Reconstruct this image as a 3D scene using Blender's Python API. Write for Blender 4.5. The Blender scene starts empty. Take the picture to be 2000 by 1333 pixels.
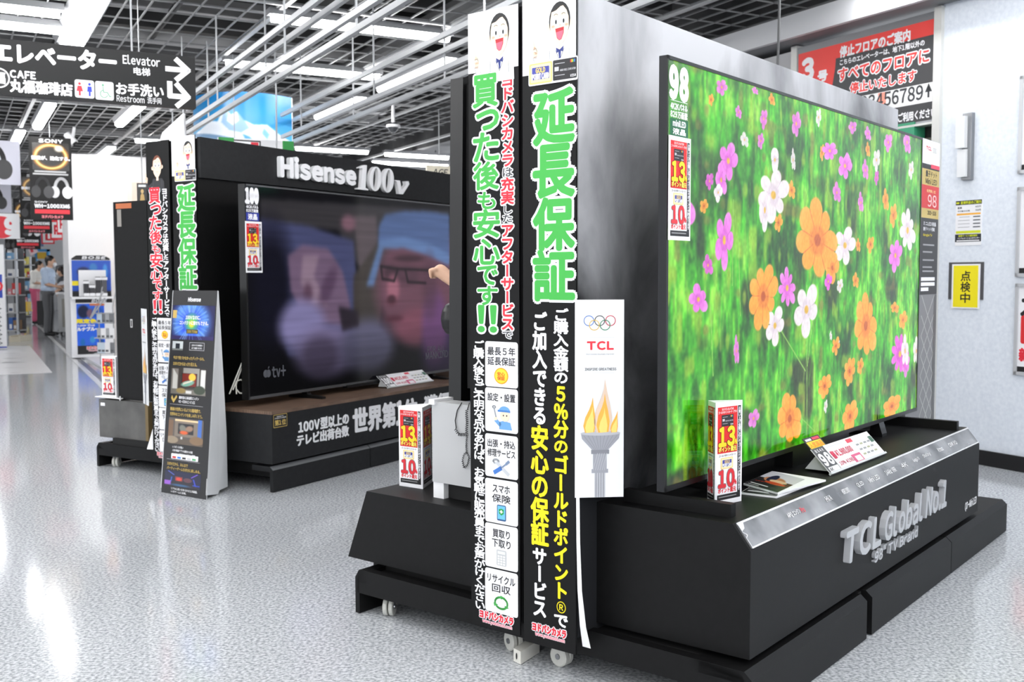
# Electronics shop floor: two double-sided television display units, a standee, hanging signs,
# an aisle with shoppers on the left and a lift lobby wall on the right.
import bpy, bmesh, math, random
import numpy as np
from mathutils import Vector, Matrix
S = bpy.context.scene
COL = S.collection
R_ = random.Random(7)

# ------------------------------------------------------------------ camera
FPX, PITCH, ROLL, CAMH = 2009.661, .0629, -.0032, 1.2478
cc, ss, cr, sr = math.cos(PITCH), math.sin(PITCH), math.cos(ROLL), math.sin(ROLL)
_X, _U, _F = Vector((1, 0, 0)), Vector((0, ss, cc)), Vector((0, cc, -ss))
CR, CU = _X*cr + _U*sr, _U*cr - _X*sr
CO = Vector((0, 0, CAMH))
cam = bpy.data.cameras.new('camera')
cam.sensor_width = 36; cam.lens = FPX/2000*36
cam.clip_start = .05; cam.clip_end = 200
cam.dof.use_dof = True; cam.dof.focus_distance = 3.4; cam.dof.aperture_fstop = 5.6
camo = bpy.data.objects.new('camera', cam); COL.objects.link(camo)
mw = Matrix((CR, CU, -_F)).transposed().to_4x4(); mw.translation = CO
camo.matrix_world = mw
S.camera = camo

# ------------------------------------------------------------------ world and exposure
S.view_settings.view_transform = 'Standard'; S.view_settings.look = 'None'
S.view_settings.exposure = 0.12; S.view_settings.gamma = 1.0
S.view_settings.use_curve_mapping = False
S.cycles.max_bounces = 7; S.cycles.diffuse_bounces = 4; S.cycles.glossy_bounces = 3
S.cycles.caustics_reflective = False; S.cycles.caustics_refractive = False
S.cycles.sample_clamp_indirect = 6
W = bpy.data.worlds.new('world'); S.world = W; W.use_nodes = True
W.node_tree.nodes['Background'].inputs[0].default_value = (.92, .95, 1, 1)
W.node_tree.nodes['Background'].inputs[1].default_value = 1.5
TUBE = 28.0     # brightness of the fluorescent tubes

# ------------------------------------------------------------------ frames of reference
class Fr:       # a vertical-axis frame: a along, b out of the front, z up
    def __init__(s, x, y, th):
        s.O = Vector((x, y, 0)); s.th = th
        s.A = Vector((math.cos(th), math.sin(th), 0)); s.N = Vector((math.sin(th), -math.cos(th), 0))
    def P(s, a, b, z): return s.O + s.A*a + s.N*b + Vector((0, 0, z))
T = Fr(.4385, 2.9464, .8947)      # near display unit, origin under the left end of its screen
H = Fr(-1.5698, 6.0858, 1.0386)   # far display unit
B = Fr(0, 0, math.pi/2 + math.atan(1095/FPX))   # the building: a down the aisle, b towards the lift wall
def ray(u, v): return _F + CR*((u-1000)/FPX) - CU*((v-666.5)/FPX)
def at(u, v, y): r = ray(u, v); return CO + r*(y/r.y)      # the point seen at u,v whose distance is y
def onz(u, v, z): r = ray(u, v); return CO + r*((z-CAMH)/r.z)
class Board:    # a flat face: origin, right, up
    def __init__(s, O, R, U):
        s.O = Vector(O); s.R = Vector(R).normalized(); s.U = Vector(U).normalized(); s.N = s.R.cross(s.U).normalized()
    def p(s, u, v, n=0): return s.O + s.R*u + s.U*v + s.N*n
    def uv(s, px, py):
        r = ray(px, py); q = CO + r*((s.O-CO).dot(s.N)/r.dot(s.N)) - s.O
        return q.dot(s.R), q.dot(s.U)
    def box(s, x0, y0, x1, y1):     # measured rectangle -> local rectangle u0,v0,u1,v1
        a = s.uv(x0, y1); b = s.uv(x1, y0); c = s.uv(x0, y0); d = s.uv(x1, y1)
        return (a[0]+c[0])/2, (a[1]+d[1])/2, (b[0]+d[0])/2, (b[1]+c[1])/2
    def off(s, n): return Board(s.O + s.N*n, s.R, s.U)
ZV = Vector((0, 0, 1))
def fboard(F, a, b, z=0): return Board(F.P(a, b, z), F.A, ZV)       # faces the front (b)
def eboard(F, a, b, z=0): return Board(F.P(a, b, z), F.N, ZV)       # faces the left end (-a)

# ------------------------------------------------------------------ materials
MATS = {}
def lin(c):
    return tuple((x/255/12.92 if x/255 <= .04045 else ((x/255+.055)/1.055)**2.4) for x in c)
def mk(name, col, rough=.5, metal=0, spec=.5, emit=0, coat=0, alpha=1, lin_=False):
    if name in MATS: return MATS[name]
    m = bpy.data.materials.new(name); m.use_nodes = True
    b = m.node_tree.nodes['Principled BSDF']; c = col if lin_ else lin(col)
    b.inputs['Base Color'].default_value = (*c, 1); b.inputs['Roughness'].default_value = rough
    b.inputs['Metallic'].default_value = metal; b.inputs['Specular IOR Level'].default_value = spec
    if emit:
        b.inputs['Emission Color'].default_value = (*c, 1); b.inputs['Emission Strength'].default_value = emit
    if coat: b.inputs['Coat Weight'].default_value = coat
    if alpha < 1: b.inputs['Alpha'].default_value = alpha
    MATS[name] = m; return m
def ink(r, g, b, rough=.45): return mk('ink_%d_%d_%d' % (r, g, b), (r, g, b), rough)
def noisy(name, c1, c2, scale=3, detail=5, rough=.5, lo=.35, hi=.65, stretch=(1, 1, 1), bump=0, metal=0, dist=0, coord='Object', spec=.5):
    if name in MATS: return MATS[name]
    m = mk(name, c1, rough, metal, spec); t = m.node_tree; b = t.nodes['Principled BSDF']
    tc = t.nodes.new('ShaderNodeTexCoord'); mp = t.nodes.new('ShaderNodeMapping'); mp.inputs['Scale'].default_value = stretch
    n = t.nodes.new('ShaderNodeTexNoise'); n.inputs['Scale'].default_value = scale; n.inputs['Detail'].default_value = detail
    n.inputs['Distortion'].default_value = dist
    r = t.nodes.new('ShaderNodeValToRGB'); r.color_ramp.elements[0].position = lo; r.color_ramp.elements[1].position = hi
    r.color_ramp.elements[0].color = (*lin(c1), 1); r.color_ramp.elements[1].color = (*lin(c2), 1)
    t.links.new(tc.outputs[coord], mp.inputs[0]); t.links.new(mp.outputs[0], n.inputs[0])
    t.links.new(n.outputs[0], r.inputs[0]); t.links.new(r.outputs[0], b.inputs['Base Color'])
    if bump:
        bp = t.nodes.new('ShaderNodeBump'); bp.inputs['Strength'].default_value = bump; bp.inputs['Distance'].default_value = .002
        t.links.new(n.outputs[0], bp.inputs['Height']); t.links.new(bp.outputs[0], b.inputs['Normal'])
    return m
def paintmat(name, emit=0, rough=.4, spec=.5):      # colours come from the picture's own point colours
    if name in MATS: return MATS[name]
    m = mk(name, (0, 0, 0), rough, 0, spec); t = m.node_tree; b = t.nodes['Principled BSDF']
    a = t.nodes.new('ShaderNodeAttribute'); a.attribute_name = 'picture'
    if emit:
        t.links.new(a.outputs['Color'], b.inputs['Emission Color']); b.inputs['Emission Strength'].default_value = emit
    else: t.links.new(a.outputs['Color'], b.inputs['Base Color'])
    return m
M_BLACK = noisy('black_laminate', (8, 8, 9), (12, 12, 13), 40, 3, .5, spec=.25)
M_CHAR = noisy('charcoal_laminate', (24, 25, 27), (30, 31, 33), 30, 3, .45, spec=.3)
M_DARK = mk('dark_recess', (9, 9, 10), .7)
M_BANNER = mk('banner_black', (10, 10, 11), .5, spec=.25)
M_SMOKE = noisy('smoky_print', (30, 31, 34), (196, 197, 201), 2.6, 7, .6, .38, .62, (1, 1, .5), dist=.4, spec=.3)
_t = M_SMOKE.node_tree; _n = [n for n in _t.nodes if n.type == 'TEX_NOISE'][0]; _r = [n for n in _t.nodes if n.type == 'VALTORGB'][0]      # the colour grows paler towards the wall's upper edge
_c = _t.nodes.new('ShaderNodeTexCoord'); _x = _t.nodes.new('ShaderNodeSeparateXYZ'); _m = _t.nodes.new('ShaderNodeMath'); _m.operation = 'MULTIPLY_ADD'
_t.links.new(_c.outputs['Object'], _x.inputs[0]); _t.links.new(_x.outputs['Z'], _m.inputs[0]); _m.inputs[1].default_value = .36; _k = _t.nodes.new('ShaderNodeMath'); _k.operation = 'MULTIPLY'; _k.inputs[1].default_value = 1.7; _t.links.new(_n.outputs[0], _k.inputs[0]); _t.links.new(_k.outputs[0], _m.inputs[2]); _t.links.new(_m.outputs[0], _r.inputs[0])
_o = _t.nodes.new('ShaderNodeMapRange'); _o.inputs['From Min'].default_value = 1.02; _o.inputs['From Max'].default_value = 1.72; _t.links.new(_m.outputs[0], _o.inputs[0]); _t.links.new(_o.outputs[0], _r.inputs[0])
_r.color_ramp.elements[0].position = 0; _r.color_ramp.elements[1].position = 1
M_CONC = noisy('concrete_print', (70, 70, 70), (104, 103, 101), 5, 6, .6, .3, .7)
M_WOOD = noisy('walnut_top', (84, 66, 54), (122, 98, 82), 8, 6, .42, .3, .7, (1, 14, 1))
M_PLAST = mk('black_plastic', (14, 14, 15), .3)
M_STEEL = mk('brushed_steel', (150, 152, 155), .28, .9)
M_TRIM = noisy('steel_trim', (112, 113, 116), (176, 176, 178), 6, 3, .25, .35, .65, metal=.6)
M_LINE = mk('bright_line', (225, 225, 226), .25, .3)
M_SILV = mk('silver_letter', (186, 188, 192), .35, .15)
M_WHITE = mk('white_plastic', (238, 238, 240), .4)
M_OFFW = mk('off_white', (222, 220, 212), .5)
M_PAPER = mk('white_paper', (240, 240, 243), .55)
M_CARD = mk('white_card', (226, 228, 230), .6)
M_RAIL = mk('white_rail', (168, 170, 173), .4)
M_GRID = mk('grid_grey', (132, 133, 134), .5)
M_GRIDB = mk('grid_bright', (172, 173, 174), .45)
M_TUBE = mk('tube_glow', (255, 255, 255), .5, emit=TUBE)
M_HOUS = mk('lamp_housing', (128, 129, 132), .5)
M_WHEEL = mk('caster_rubber', (196, 196, 190), .5)
M_GREYBOX = noisy('pale_grey_metal', (180, 181, 182), (186, 187, 188), 3, 2, .4)

# ------------------------------------------------------------------ glyphs
_GC = {}
def glyph(ch):
    if ch in _GC: return _GC[ch]
    src = chr(ord(ch)+0xFEE0) if '!' <= ch <= '~' and ch not in '.,' else ch
    c = bpy.data.curves.new('g', 'FONT'); c.body = src; c.resolution_u = 3; c.fill_mode = 'FRONT'
    o = bpy.data.objects.new('g', c); m = bpy.data.meshes.new_from_object(o)
    vs = np.array([tuple(v.co)[:2] for v in m.vertices]) if len(m.vertices) else np.zeros((0, 2))
    fs = [tuple(p.vertices) for p in m.polygons]
    bpy.data.objects.remove(o); bpy.data.curves.remove(c); bpy.data.meshes.remove(m)
    _GC[ch] = (vs, fs); return _GC[ch]
def layout(s, gap=.09):         # one line; roman letters are set by their own widths, kana and kanji on the em
    out = []; x = 0
    for ch in s:
        if ch == ' ': x += .3; continue
        v, f = glyph(ch)
        if not len(v): x += .5; continue
        if ord(ch) < 0x250:
            out.append((v-[v[:, 0].min()-x, 0], f)); x += v[:, 0].max()-v[:, 0].min()+gap
        else: out.append((v+[x, 0], f)); x += 1.0
    return out
def ring(w, k=8): return [(0, 0)] + [(w*math.cos(2*math.pi*i/k), w*math.sin(2*math.pi*i/k)) for i in range(k)] if w else [(0, 0)]

# ------------------------------------------------------------------ objects
MWI = {}
def tag(o, label=None, cat=None, group=None, kind=None):
    if label: o['label'] = label
    if cat: o['category'] = cat
    if group: o['group'] = group
    if kind: o['kind'] = kind
    return o
def thing(name, label, cat, loc, rz=0, group=None):
    o = bpy.data.objects.new(name, None); COL.objects.link(o); o.empty_display_size = .1
    o.location = loc; o.rotation_euler = (0, 0, rz)
    MWI[o] = (Matrix.Translation(Vector(loc)) @ Matrix.Rotation(rz, 4, 'Z')).inverted()
    return tag(o, label, cat, group)
class MB:
    def __init__(s): s.v = []; s.f = []; s.m = []; s.mats = []; s.i = 0
    def mat(s, m):
        if m not in s.mats: s.mats.append(m)
        s.i = s.mats.index(m); return s
    def add(s, vs, fs):
        k = len(s.v); s.v += [tuple(v) for v in vs]; s.f += [tuple(i+k for i in f) for f in fs]; s.m += [s.i]*len(fs); return s
    def hexa(s, q):             # 8 corners: bottom four, top four
        return s.add(q, [(3, 2, 1, 0), (4, 5, 6, 7), (0, 1, 5, 4), (1, 2, 6, 5), (2, 3, 7, 6), (3, 0, 4, 7)])
    def fbox(s, F, a0, a1, b0, b1, z0, z1):
        return s.hexa([F.P(a, b, z) for z in (z0, z1) for a, b in ((a0, b1), (a1, b1), (a1, b0), (a0, b0))])
    def bbox(s, bd, u0, v0, u1, v1, n0, n1):
        return s.hexa([bd.p(u, v, n) for n in (n0, n1) for u, v in ((u0, v0), (u1, v0), (u1, v1), (u0, v1))])
    def extr(s, pts, d):        # polygon pushed along d
        n = len(pts); pts = [Vector(p) for p in pts]; d = Vector(d)
        return s.add(pts+[p+d for p in pts], [tuple(range(n))[::-1], tuple(range(n, 2*n))]+[(i, (i+1) % n, (i+1) % n+n, i+n) for i in range(n)])
    def prism(s, F, prof, a0, a1): return s.extr([F.P(a0, b, z) for b, z in prof], F.A*(a1-a0))
    def bar(s, p, q, w, h=None, up=ZV):
        p, q = Vector(p), Vector(q); d = (q-p).normalized(); h = h or w
        x = d.cross(Vector(up));
        if x.length < 1e-4: x = d.cross(Vector((1, 0, 0)))
        x.normalize(); y = x.cross(d)
        return s.hexa([c+x*i*w/2+y*j*h/2 for c in (p, q) for i, j in ((-1, -1), (1, -1), (1, 1), (-1, 1))])
    def tube(s, pts, r, k=8):
        pts = [Vector(p) for p in pts]; n = len(pts); rs = r if isinstance(r, (list, tuple)) else [r]*n; V = []
        ref = None
        for i, p in enumerate(pts):
            d = (pts[min(i+1, n-1)]-pts[max(i-1, 0)]).normalized()
            if ref is None: ref = d.orthogonal().normalized()
            x = (ref-d*ref.dot(d)).normalized(); ref = x; y = d.cross(x)
            V += [p+(x*math.cos(2*math.pi*j/k)+y*math.sin(2*math.pi*j/k))*rs[i] for j in range(k)]
        fs = [(i*k+j, i*k+(j+1) % k, (i+1)*k+(j+1) % k, (i+1)*k+j) for i in range(n-1) for j in range(k)]
        return s.add(V, fs+[tuple(range(k))[::-1], tuple(range((n-1)*k, n*k))])
    def ball(s, c, r, k=12, sc=(1, 1, 1)):
        c = Vector(c); V = []; h = k//2
        for i in range(h+1):
            t = math.pi*i/h
            V += [c+Vector((r*sc[0]*math.sin(t)*math.cos(2*math.pi*j/k), r*sc[1]*math.sin(t)*math.sin(2*math.pi*j/k), r*sc[2]*math.cos(t))) for j in range(k)]
        return s.add(V, [(i*k+j, (i+1)*k+j, (i+1)*k+(j+1) % k, i*k+(j+1) % k) for i in range(h) for j in range(k)])
    def disc(s, c, ax, r, w, k=20):     # a wheel
        c = Vector(c); ax = Vector(ax).normalized(); return s.tube([c-ax*w/2, c-ax*w/2.0001, c-ax*w*.35, c+ax*w*.35, c+ax*w/2.0001, c+ax*w/2], [r*.25, r*.88, r, r, r*.88, r*.25], k)
    # flat print on a board
    def poly(s, bd, pts, m, n=.001): s.mat(m); return s.add([bd.p(u, v, n) for u, v in pts], [tuple(range(len(pts)))])
    def rect(s, bd, r, m, n=.001): u0, v0, u1, v1 = r; return s.poly(bd, [(u0, v0), (u1, v0), (u1, v1), (u0, v1)], m, n)
    def rrect(s, bd, r, rad, m, n=.001):
        u0, v0, u1, v1 = r; pts = []
        for cx, cy, t0 in ((u1-rad, v1-rad, 0), (u0+rad, v1-rad, 90), (u0+rad, v0+rad, 180), (u1-rad, v0+rad, 270)):
            pts += [(cx+rad*math.cos(math.radians(t0+18*k)), cy+rad*math.sin(math.radians(t0+18*k))) for k in range(6)]
        return s.poly(bd, pts, m, n)
    def ell(s, bd, cx, cy, rx, ry, m, n=.001, k=24, rot=0, a0=0, a1=360):
        c, d = math.cos(rot), math.sin(rot); pts = []
        for i in range(k+(a1-a0 < 360)):
            t = math.radians(a0+(a1-a0)*i/k); x, y = rx*math.cos(t), ry*math.sin(t); pts.append((cx+x*c-y*d, cy+x*d+y*c))
        return s.poly(bd, pts, m, n)
    def stroke(s, bd, pts, w, m, n=.001):
        s.mat(m)
        for (x0, y0), (x1, y1) in zip(pts, pts[1:]):
            l = math.hypot(x1-x0, y1-y0) or 1; dx, dy = (y1-y0)/l*w/2, -(x1-x0)/l*w/2; ex, ey = (x1-x0)/l*w*.3, (y1-y0)/l*w*.3
            s.add([bd.p(x0+dx-ex, y0+dy-ey, n), bd.p(x1+dx+ex, y1+dy+ey, n), bd.p(x1-dx+ex, y1-dy+ey, n), bd.p(x0-dx-ex, y0-dy-ey, n)], [(0, 1, 2, 3)])
        return s
    def loop(s, bd, cx, cy, rx, ry, w, m, n=.001, k=28, a0=0, a1=360, rot=0):
        c, d = math.cos(rot), math.sin(rot); pts = []
        for i in range(k+1):
            t = math.radians(a0+(a1-a0)*i/k); x, y = rx*math.cos(t), ry*math.sin(t); pts.append((cx+x*c-y*d, cy+x*d+y*c))
        return s.stroke(bd, pts, w, m, n)
    def _place(s, bd, items, m, n, bold, k=8):
        s.mat(m)
        for v, f in items:
            for i, (dx, dy) in enumerate(ring(bold, k)): s.add([bd.p(x+dx, y+dy, n+i*2e-5) for x, y in v], f)
    def fit(s, items, r, shear=0, keep=False):
        u0, v0, u1, v1 = r; al = np.concatenate([v for v, f in items])
        mn, mx = al.min(0), al.max(0); sx = (u1-u0)/(mx[0]-mn[0]); sy = (v1-v0)/max(mx[1]-mn[1], .12)
        ox = u0
        if keep: sx = min(sx, sy*1.1); ox = u0
        return [(np.stack([(v[:, 0]-mn[0])*sx+ox+shear*(v[:, 1]-mn[1])*sy, (v[:, 1]-mn[1])*sy+v0], 1), f) for v, f in items], sy
    def text(s, bd, t, r, m, n=.001, bold=.03, out=None, ow=.07, shear=0, keep=False, gap=.09):
        it, sy = s.fit(layout(t, gap+1.6*bold), r, shear, keep)
        if out: s._place(bd, it, out, n, (bold+ow)*sy, 12); n += .0006
        s._place(bd, it, m, n, bold*sy)
        return s
    def vtext(s, bd, t, r, m, n=.001, bold=.03, out=None, ow=.07, fill=1.06):   # top to bottom in equal cells
        u0, v0, u1, v1 = r; k = len(t); ch = (v1-v0)/k; its = []
        for i, c in enumerate(t):
            v, f = glyph(c)
            if not len(v): continue
            if c in 'ー〜': v = np.stack([.38-(v[:, 1]-.38)*1.0+.12, v[:, 0]-.12], 1)
            if c in '、。': v = v+[.5, .5]
            if c == '!': v = v-[(v[:, 0].min()+v[:, 0].max())/2-.5, 0]
            x = (v[:, 0]-.5)*fill+.5; y = (v[:, 1]-.38)*fill+.5
            its.append((np.stack([u0+x*(u1-u0), v1-(i+1)*ch+y*ch], 1), f))
        sc = min(u1-u0, ch)
        if out: s._place(bd, its, out, n, (bold+ow)*sc, 12); n += .0006
        s._place(bd, its, m, n, bold*sc)
        return s
    def text3(s, bd, t, r, mf, ms, d, bold=.03, shear=0, gap=.09, n0=0):        # raised letters
        it, sy = s.fit(layout(t, gap+1.6*bold), r, shear)
        for v, f in it:
            cnt = {}
            for q in f:
                for a, b in zip(q, q[1:]+q[:1]): cnt[(a, b)] = 1
            ed = [(a, b) for a, b in cnt if (b, a) not in cnt]
            for i, (dx, dy) in enumerate(ring(bold*sy)):
                d_ = d+i*2e-5; s.mat(mf); s.add([bd.p(x+dx, y+dy, n0+d_) for x, y in v], f)
                s.mat(ms); k = len(v); s.add([bd.p(x+dx, y+dy, n0) for x, y in v]+[bd.p(x+dx, y+dy, n0+d) for x, y in v], [(a, b, b+k, a+k) for a, b in ed])
        return s
    def build(s, name, parent=None, smooth=False, label=None, cat=None, group=None, kind=None, origin=None):
        me = bpy.data.meshes.new(name)
        vs = [Vector(v) for v in s.v]
        if parent is not None: I = MWI[parent]; vs = [I @ v for v in vs]
        org = Vector((0, 0, 0))
        if parent is None and kind != 'structure':
            org = Vector(origin) if origin is not None else Vector((sum(v.x for v in vs)/len(vs), sum(v.y for v in vs)/len(vs), min(v.z for v in vs)))
            vs = [v-org for v in vs]
        me.from_pydata([tuple(v) for v in vs], [], s.f)
        for m in s.mats: me.materials.append(m)
        me.polygons.foreach_set('material_index', s.m)
        if smooth: me.polygons.foreach_set('use_smooth', [True]*len(s.f))
        me.update()
        o = bpy.data.objects.new(name, me); COL.objects.link(o); o.location = org
        if parent is not None: o.parent = parent; MWI[o] = MWI[parent]
        else: MWI[o] = Matrix.Translation(org).inverted()
        return tag(o, label, cat, group, kind)
def struct(mb, name): return mb.build(name, kind='structure')
def copy_tree(o, parent=None):
    c = o.copy(); COL.objects.link(c)
    if parent is not None: c.parent = parent
    for ch in o.children: copy_tree(ch, c)
    return c

# ------------------------------------------------------------------ pictures (screens and printed photographs)
def vnoise(h, w, gy, gx, seed):
    g = np.random.RandomState(seed).rand(gy+2, gx+2)
    y = np.linspace(0, gy, h); x = np.linspace(0, gx, w); yi = y.astype(int).clip(0, gy); xi = x.astype(int).clip(0, gx)
    fy = (y-yi); fx = (x-xi); fy = (fy*fy*(3-2*fy))[:, None]; fx = (fx*fx*(3-2*fx))[None]
    a = g[yi][:, xi]; b = g[yi][:, xi+1]; c = g[yi+1][:, xi]; d = g[yi+1][:, xi+1]
    return (a*(1-fx)+b*fx)*(1-fy)+(c*(1-fx)+d*fx)*fy
class Pic:
    def __init__(s, w, h, col): s.w, s.h = w, h; s.a = np.ones((h, w, 3))*np.array(col, float); s.Y, s.X = np.mgrid[0:h, 0:w]; s.X = (s.X+.5)/w; s.Y = (s.Y+.5)/h
    def mix(s, k, col, sl=None):
        a = s.a if sl is None else s.a[sl]; a[...] = a*(1-k[..., None])+np.array(col, float)*k[..., None]
    def ell(s, cx, cy, rx, ry, col, soft=.15, rot=0, al=1):
        x, y = s.X-cx, s.Y-cy; c, d = math.cos(rot), math.sin(rot); x, y = (x*c+y*d)/rx, (-x*d+y*c)/ry
        s.mix(np.clip((1-np.sqrt(x*x+y*y))/soft+.5, 0, 1)*al, col)
    def rect(s, x0, y0, x1, y1, col, al=1): s.mix(((s.X > x0)&(s.X < x1)&(s.Y > y0)&(s.Y < y1))*float(al), col)
    def poly(s, pts, col, al=1):
        ins = np.zeros((s.h, s.w), bool)
        for (x0, y0), (x1, y1) in zip(pts, pts[1:]+pts[:1]):
            if y0 == y1: continue
            ins ^= ((y0 > s.Y) != (y1 > s.Y)) & (s.X < (x1-x0)*(s.Y-y0)/(y1-y0)+x0)
        s.mix(ins*float(al), col)
    def line(s, x0, y0, x1, y1, w, col, al=1, soft=.5):
        asp = s.h/s.w; dx, dy = x1-x0, (y1-y0)*asp; t = np.clip(((s.X-x0)*dx+(s.Y-y0)*asp*dy)/(dx*dx+dy*dy+1e-9), 0, 1)
        d = np.hypot(s.X-x0-t*dx, (s.Y-y0)*asp-t*dy); s.mix(np.clip((1-d/w)/soft, 0, 1)*al, col)
    def blur(s, sg):
        r = int(sg*3)+1; k = np.exp(-(np.arange(-r, r+1)/sg)**2/2); k /= k.sum()
        for ax in (0, 1): s.a = np.apply_along_axis(lambda q: np.convolve(np.pad(q, r, 'edge'), k, 'valid'), ax, s.a)
        return s
    def build(s, name, bd, r, mat, n=.001, parent=None, bend=None):
        u0, v0, u1, v1 = r; h, w = s.h, s.w
        us = np.linspace(u0, u1, w); vs = np.linspace(v0, v1, h); UU, VV = np.meshgrid(us, vs)
        NN = bend(UU, VV) if bend else np.full_like(UU, n)
        P = np.array(bd.O)+UU[..., None]*np.array(bd.R)+VV[..., None]*np.array(bd.U)+NN[..., None]*np.array(bd.N)
        P = P.reshape(-1, 3)
        I = np.array(MWI[parent]) if parent is not None else None
        if I is not None: P = P @ I[:3, :3].T+I[:3, 3]
        i = np.arange(h*w).reshape(h, w); q = np.stack([i[:-1, :-1], i[:-1, 1:], i[1:, 1:], i[1:, :-1]], -1).reshape(-1, 4)
        me = bpy.data.meshes.new(name); me.vertices.add(len(P)); me.vertices.foreach_set('co', P.ravel())
        me.loops.add(q.size); me.loops.foreach_set('vertex_index', q.ravel()); me.polygons.add(len(q))
        me.polygons.foreach_set('loop_start', np.arange(0, q.size, 4)); me.update(calc_edges=True)
        c = np.clip(s.a, 0, 255)/255; c = np.where(c <= .04045, c/12.92, ((c+.055)/1.055)**2.4)
        at_ = me.color_attributes.new('picture', 'FLOAT_COLOR', 'POINT'); at_.data.foreach_set('color', np.concatenate([c.reshape(-1, 3), np.ones((h*w, 1))], 1).ravel())
        me.materials.append(mat)
        o = bpy.data.objects.new(name, me); COL.objects.link(o)
        if parent is not None: o.parent = parent; MWI[o] = MWI[parent]
        return o
# ------------------------------------------------------------------ the building
CEIL = 3.27
M_FLOOR = noisy('speckled_vinyl', (152, 156, 161), (216, 219, 223), 85, 4, .1, .36, .62, spec=.5)
M_AISLE = noisy('aisle_vinyl', (176, 178, 182), (196, 198, 201), 2.5, 3, .1, .3, .7)
mb = MB().mat(M_FLOOR)
mb.add([B.P(a, b, 0) for a, b in ((-5, -17), (44, -17), (44, 6.4), (-5, 6.4))], [(0, 3, 2, 1)])
struct(mb, 'floor')
mb = MB().mat(noisy('plenum_slab', (58, 58, 60), (104, 104, 105), 1.2, 5, .8))
mb.fbox(B, -6, 60, -22, 16, 4.25, 4.4); mb.fbox(B, 12, 60, 6.7, 6.8, 3.3, 4.3); mb.fbox(B, -6, 12, 6.55, 6.65, 3.3, 4.3)
struct(mb, 'ceiling')
mb = MB().mat(M_GRID)                      # lattice of the open ceiling
b = -9.0
while b < 5.9:
    mb.fbox(B, 1.5, 36, b, b+.011, CEIL, CEIL+.012); b += .17
a = 1.5
while a < 36:
    mb.fbox(B, a, a+.009, -9, 5.9, CEIL+.002, CEIL+.012); a += .34
struct(mb, 'trim_1')
mb = MB().mat(M_GRIDB)
for k in range(12): mb.fbox(B, 1.5, 36, -8.62+1.36*k-.02, -8.62+1.36*k+.02, CEIL-.012, CEIL+.02)
for k in range(14): mb.fbox(B, 2.2+2.72*k-.014, 2.2+2.72*k+.014, -9, 5.9, CEIL-.011, CEIL+.018)
struct(mb, 'trim_2')
mb = MB()                                  # ducts, pipes and beams above the lattice
for k in range(70):
    a = 3+k*.46+R_.uniform(-.1, .1); g = R_.choice((26, 40, 64, 100, 140, 170)); w = R_.uniform(.06, .26)
    mb.mat(mk('duct_%d' % g, (g, g, g+1), .6)).fbox(B, a, a+w, -9, 5.8, 3.5+R_.uniform(0, .45), 3.6+R_.uniform(.2, .6))
for k in range(14):
    b = -8+k+R_.uniform(-.3, .3); g = R_.choice((40, 78, 110)); mb.mat(mk('duct_%d' % g, (g, g, g+1), .6))
    mb.tube([B.P(3, b, 3.5+R_.uniform(0, .3)), B.P(36, b, 3.5+R_.uniform(0, .3))], R_.uniform(.03, .12), 8)
struct(mb, 'trim_3')
mb = MB().mat(M_PAPER)                     # painted aisle line
for w0, m in ((0, mk('line_paint', (228, 229, 230), .25)), (.07, mk('line_dark', (120, 121, 124), .3))):
    mb.mat(m); mb.add([B.P(10.5, 1.40+w0, .003), B.P(37, 2.16+w0, .003), B.P(37, 2.25+w0, .003), B.P(10.5, 1.47+w0, .003)], [(0, 1, 2, 3)])
struct(mb, 'trim_4')
M_WALL = noisy('pale_blue_wallpaper', (216, 223, 233), (229, 235, 243), 40, 5, .6, .3, .7)
mb = MB().mat(M_WALL); mb.fbox(B, -5, 4.79, 5.92, 6.5, 0, 3.35); struct(mb, 'wall_right')
mb = MB().mat(mk('base_black', (18, 18, 19), .35)); mb.fbox(B, -5, 4.79, 5.905, 5.925, 0, .098); struct(mb, 'baseboard_right')
mb = MB().mat(mk('jamb_metal', (206, 206, 202), .35, .2)); mb.fbox(B, 4.78, 4.84, 5.89, 6.0, 0, 3.05)       # steel jamb and header of the lift opening
mb.fbox(B, 6.14, 6.2, 5.9, 6.0, 0, 3.05); mb.fbox(B, 4.84, 6.14, 5.9, 5.99, 2.275, 2.29)
struct(mb, 'trim_5')
mb = MB().mat(mk('lift_lobby_dark', (44, 43, 42), .5)); mb.fbox(B, 4.84, 6.14, 6.02, 6.1, 0, 2.3)
mb.mat(mk('lift_lobby_band', (122, 116, 108), .5)); mb.fbox(B, 4.84, 6.14, 6.0, 6.02, 2.13, 2.2)
struct(mb, 'door_1')
mb = MB().mat(mk('lobby_grey', (176, 176, 178), .6)); mb.fbox(B, 6.2, 12, 5.92, 6.5, 0, 3.02); struct(mb, 'wall_lobby')
mb = MB().mat(mk('soffit_grey', (112, 113, 116), .5)); mb.fbox(B, 3.2, 12, 5.7, 6.5, 3.06, 3.2)
mb.mat(mk('soffit_light', (200, 201, 204), .5)); mb.fbox(B, 3.2, 12, 5.66, 5.7, 3.05, 3.22); struct(mb, 'trim_6')
mb = MB().mat(mk('far_wall', (205, 206, 208), .7)); mb.fbox(B, 43.5, 44, -17, 6.4, 0, 3.4); struct(mb, 'wall_back')
mb = MB().mat(mk('white_wall', (246, 246, 247), .5)); mb.fbox(B, 17.7, 18.6, 1.66, 3.9, 0, 3.2); struct(mb, 'wall_pillar')
mb = MB().mat(mk('peach_wall', (244, 222, 205), .6)); mb.fbox(B, 17.2, 17.69, 2.56, 3.9, 0, 2.75); struct(mb, 'wall_peach')
mb = MB().mat(mk('white_plinth', (236, 237, 239), .3)); mb.fbox(B, 11, 17.6, 1.78, 4.2, .002, .03); struct(mb, 'trim_7')

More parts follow.
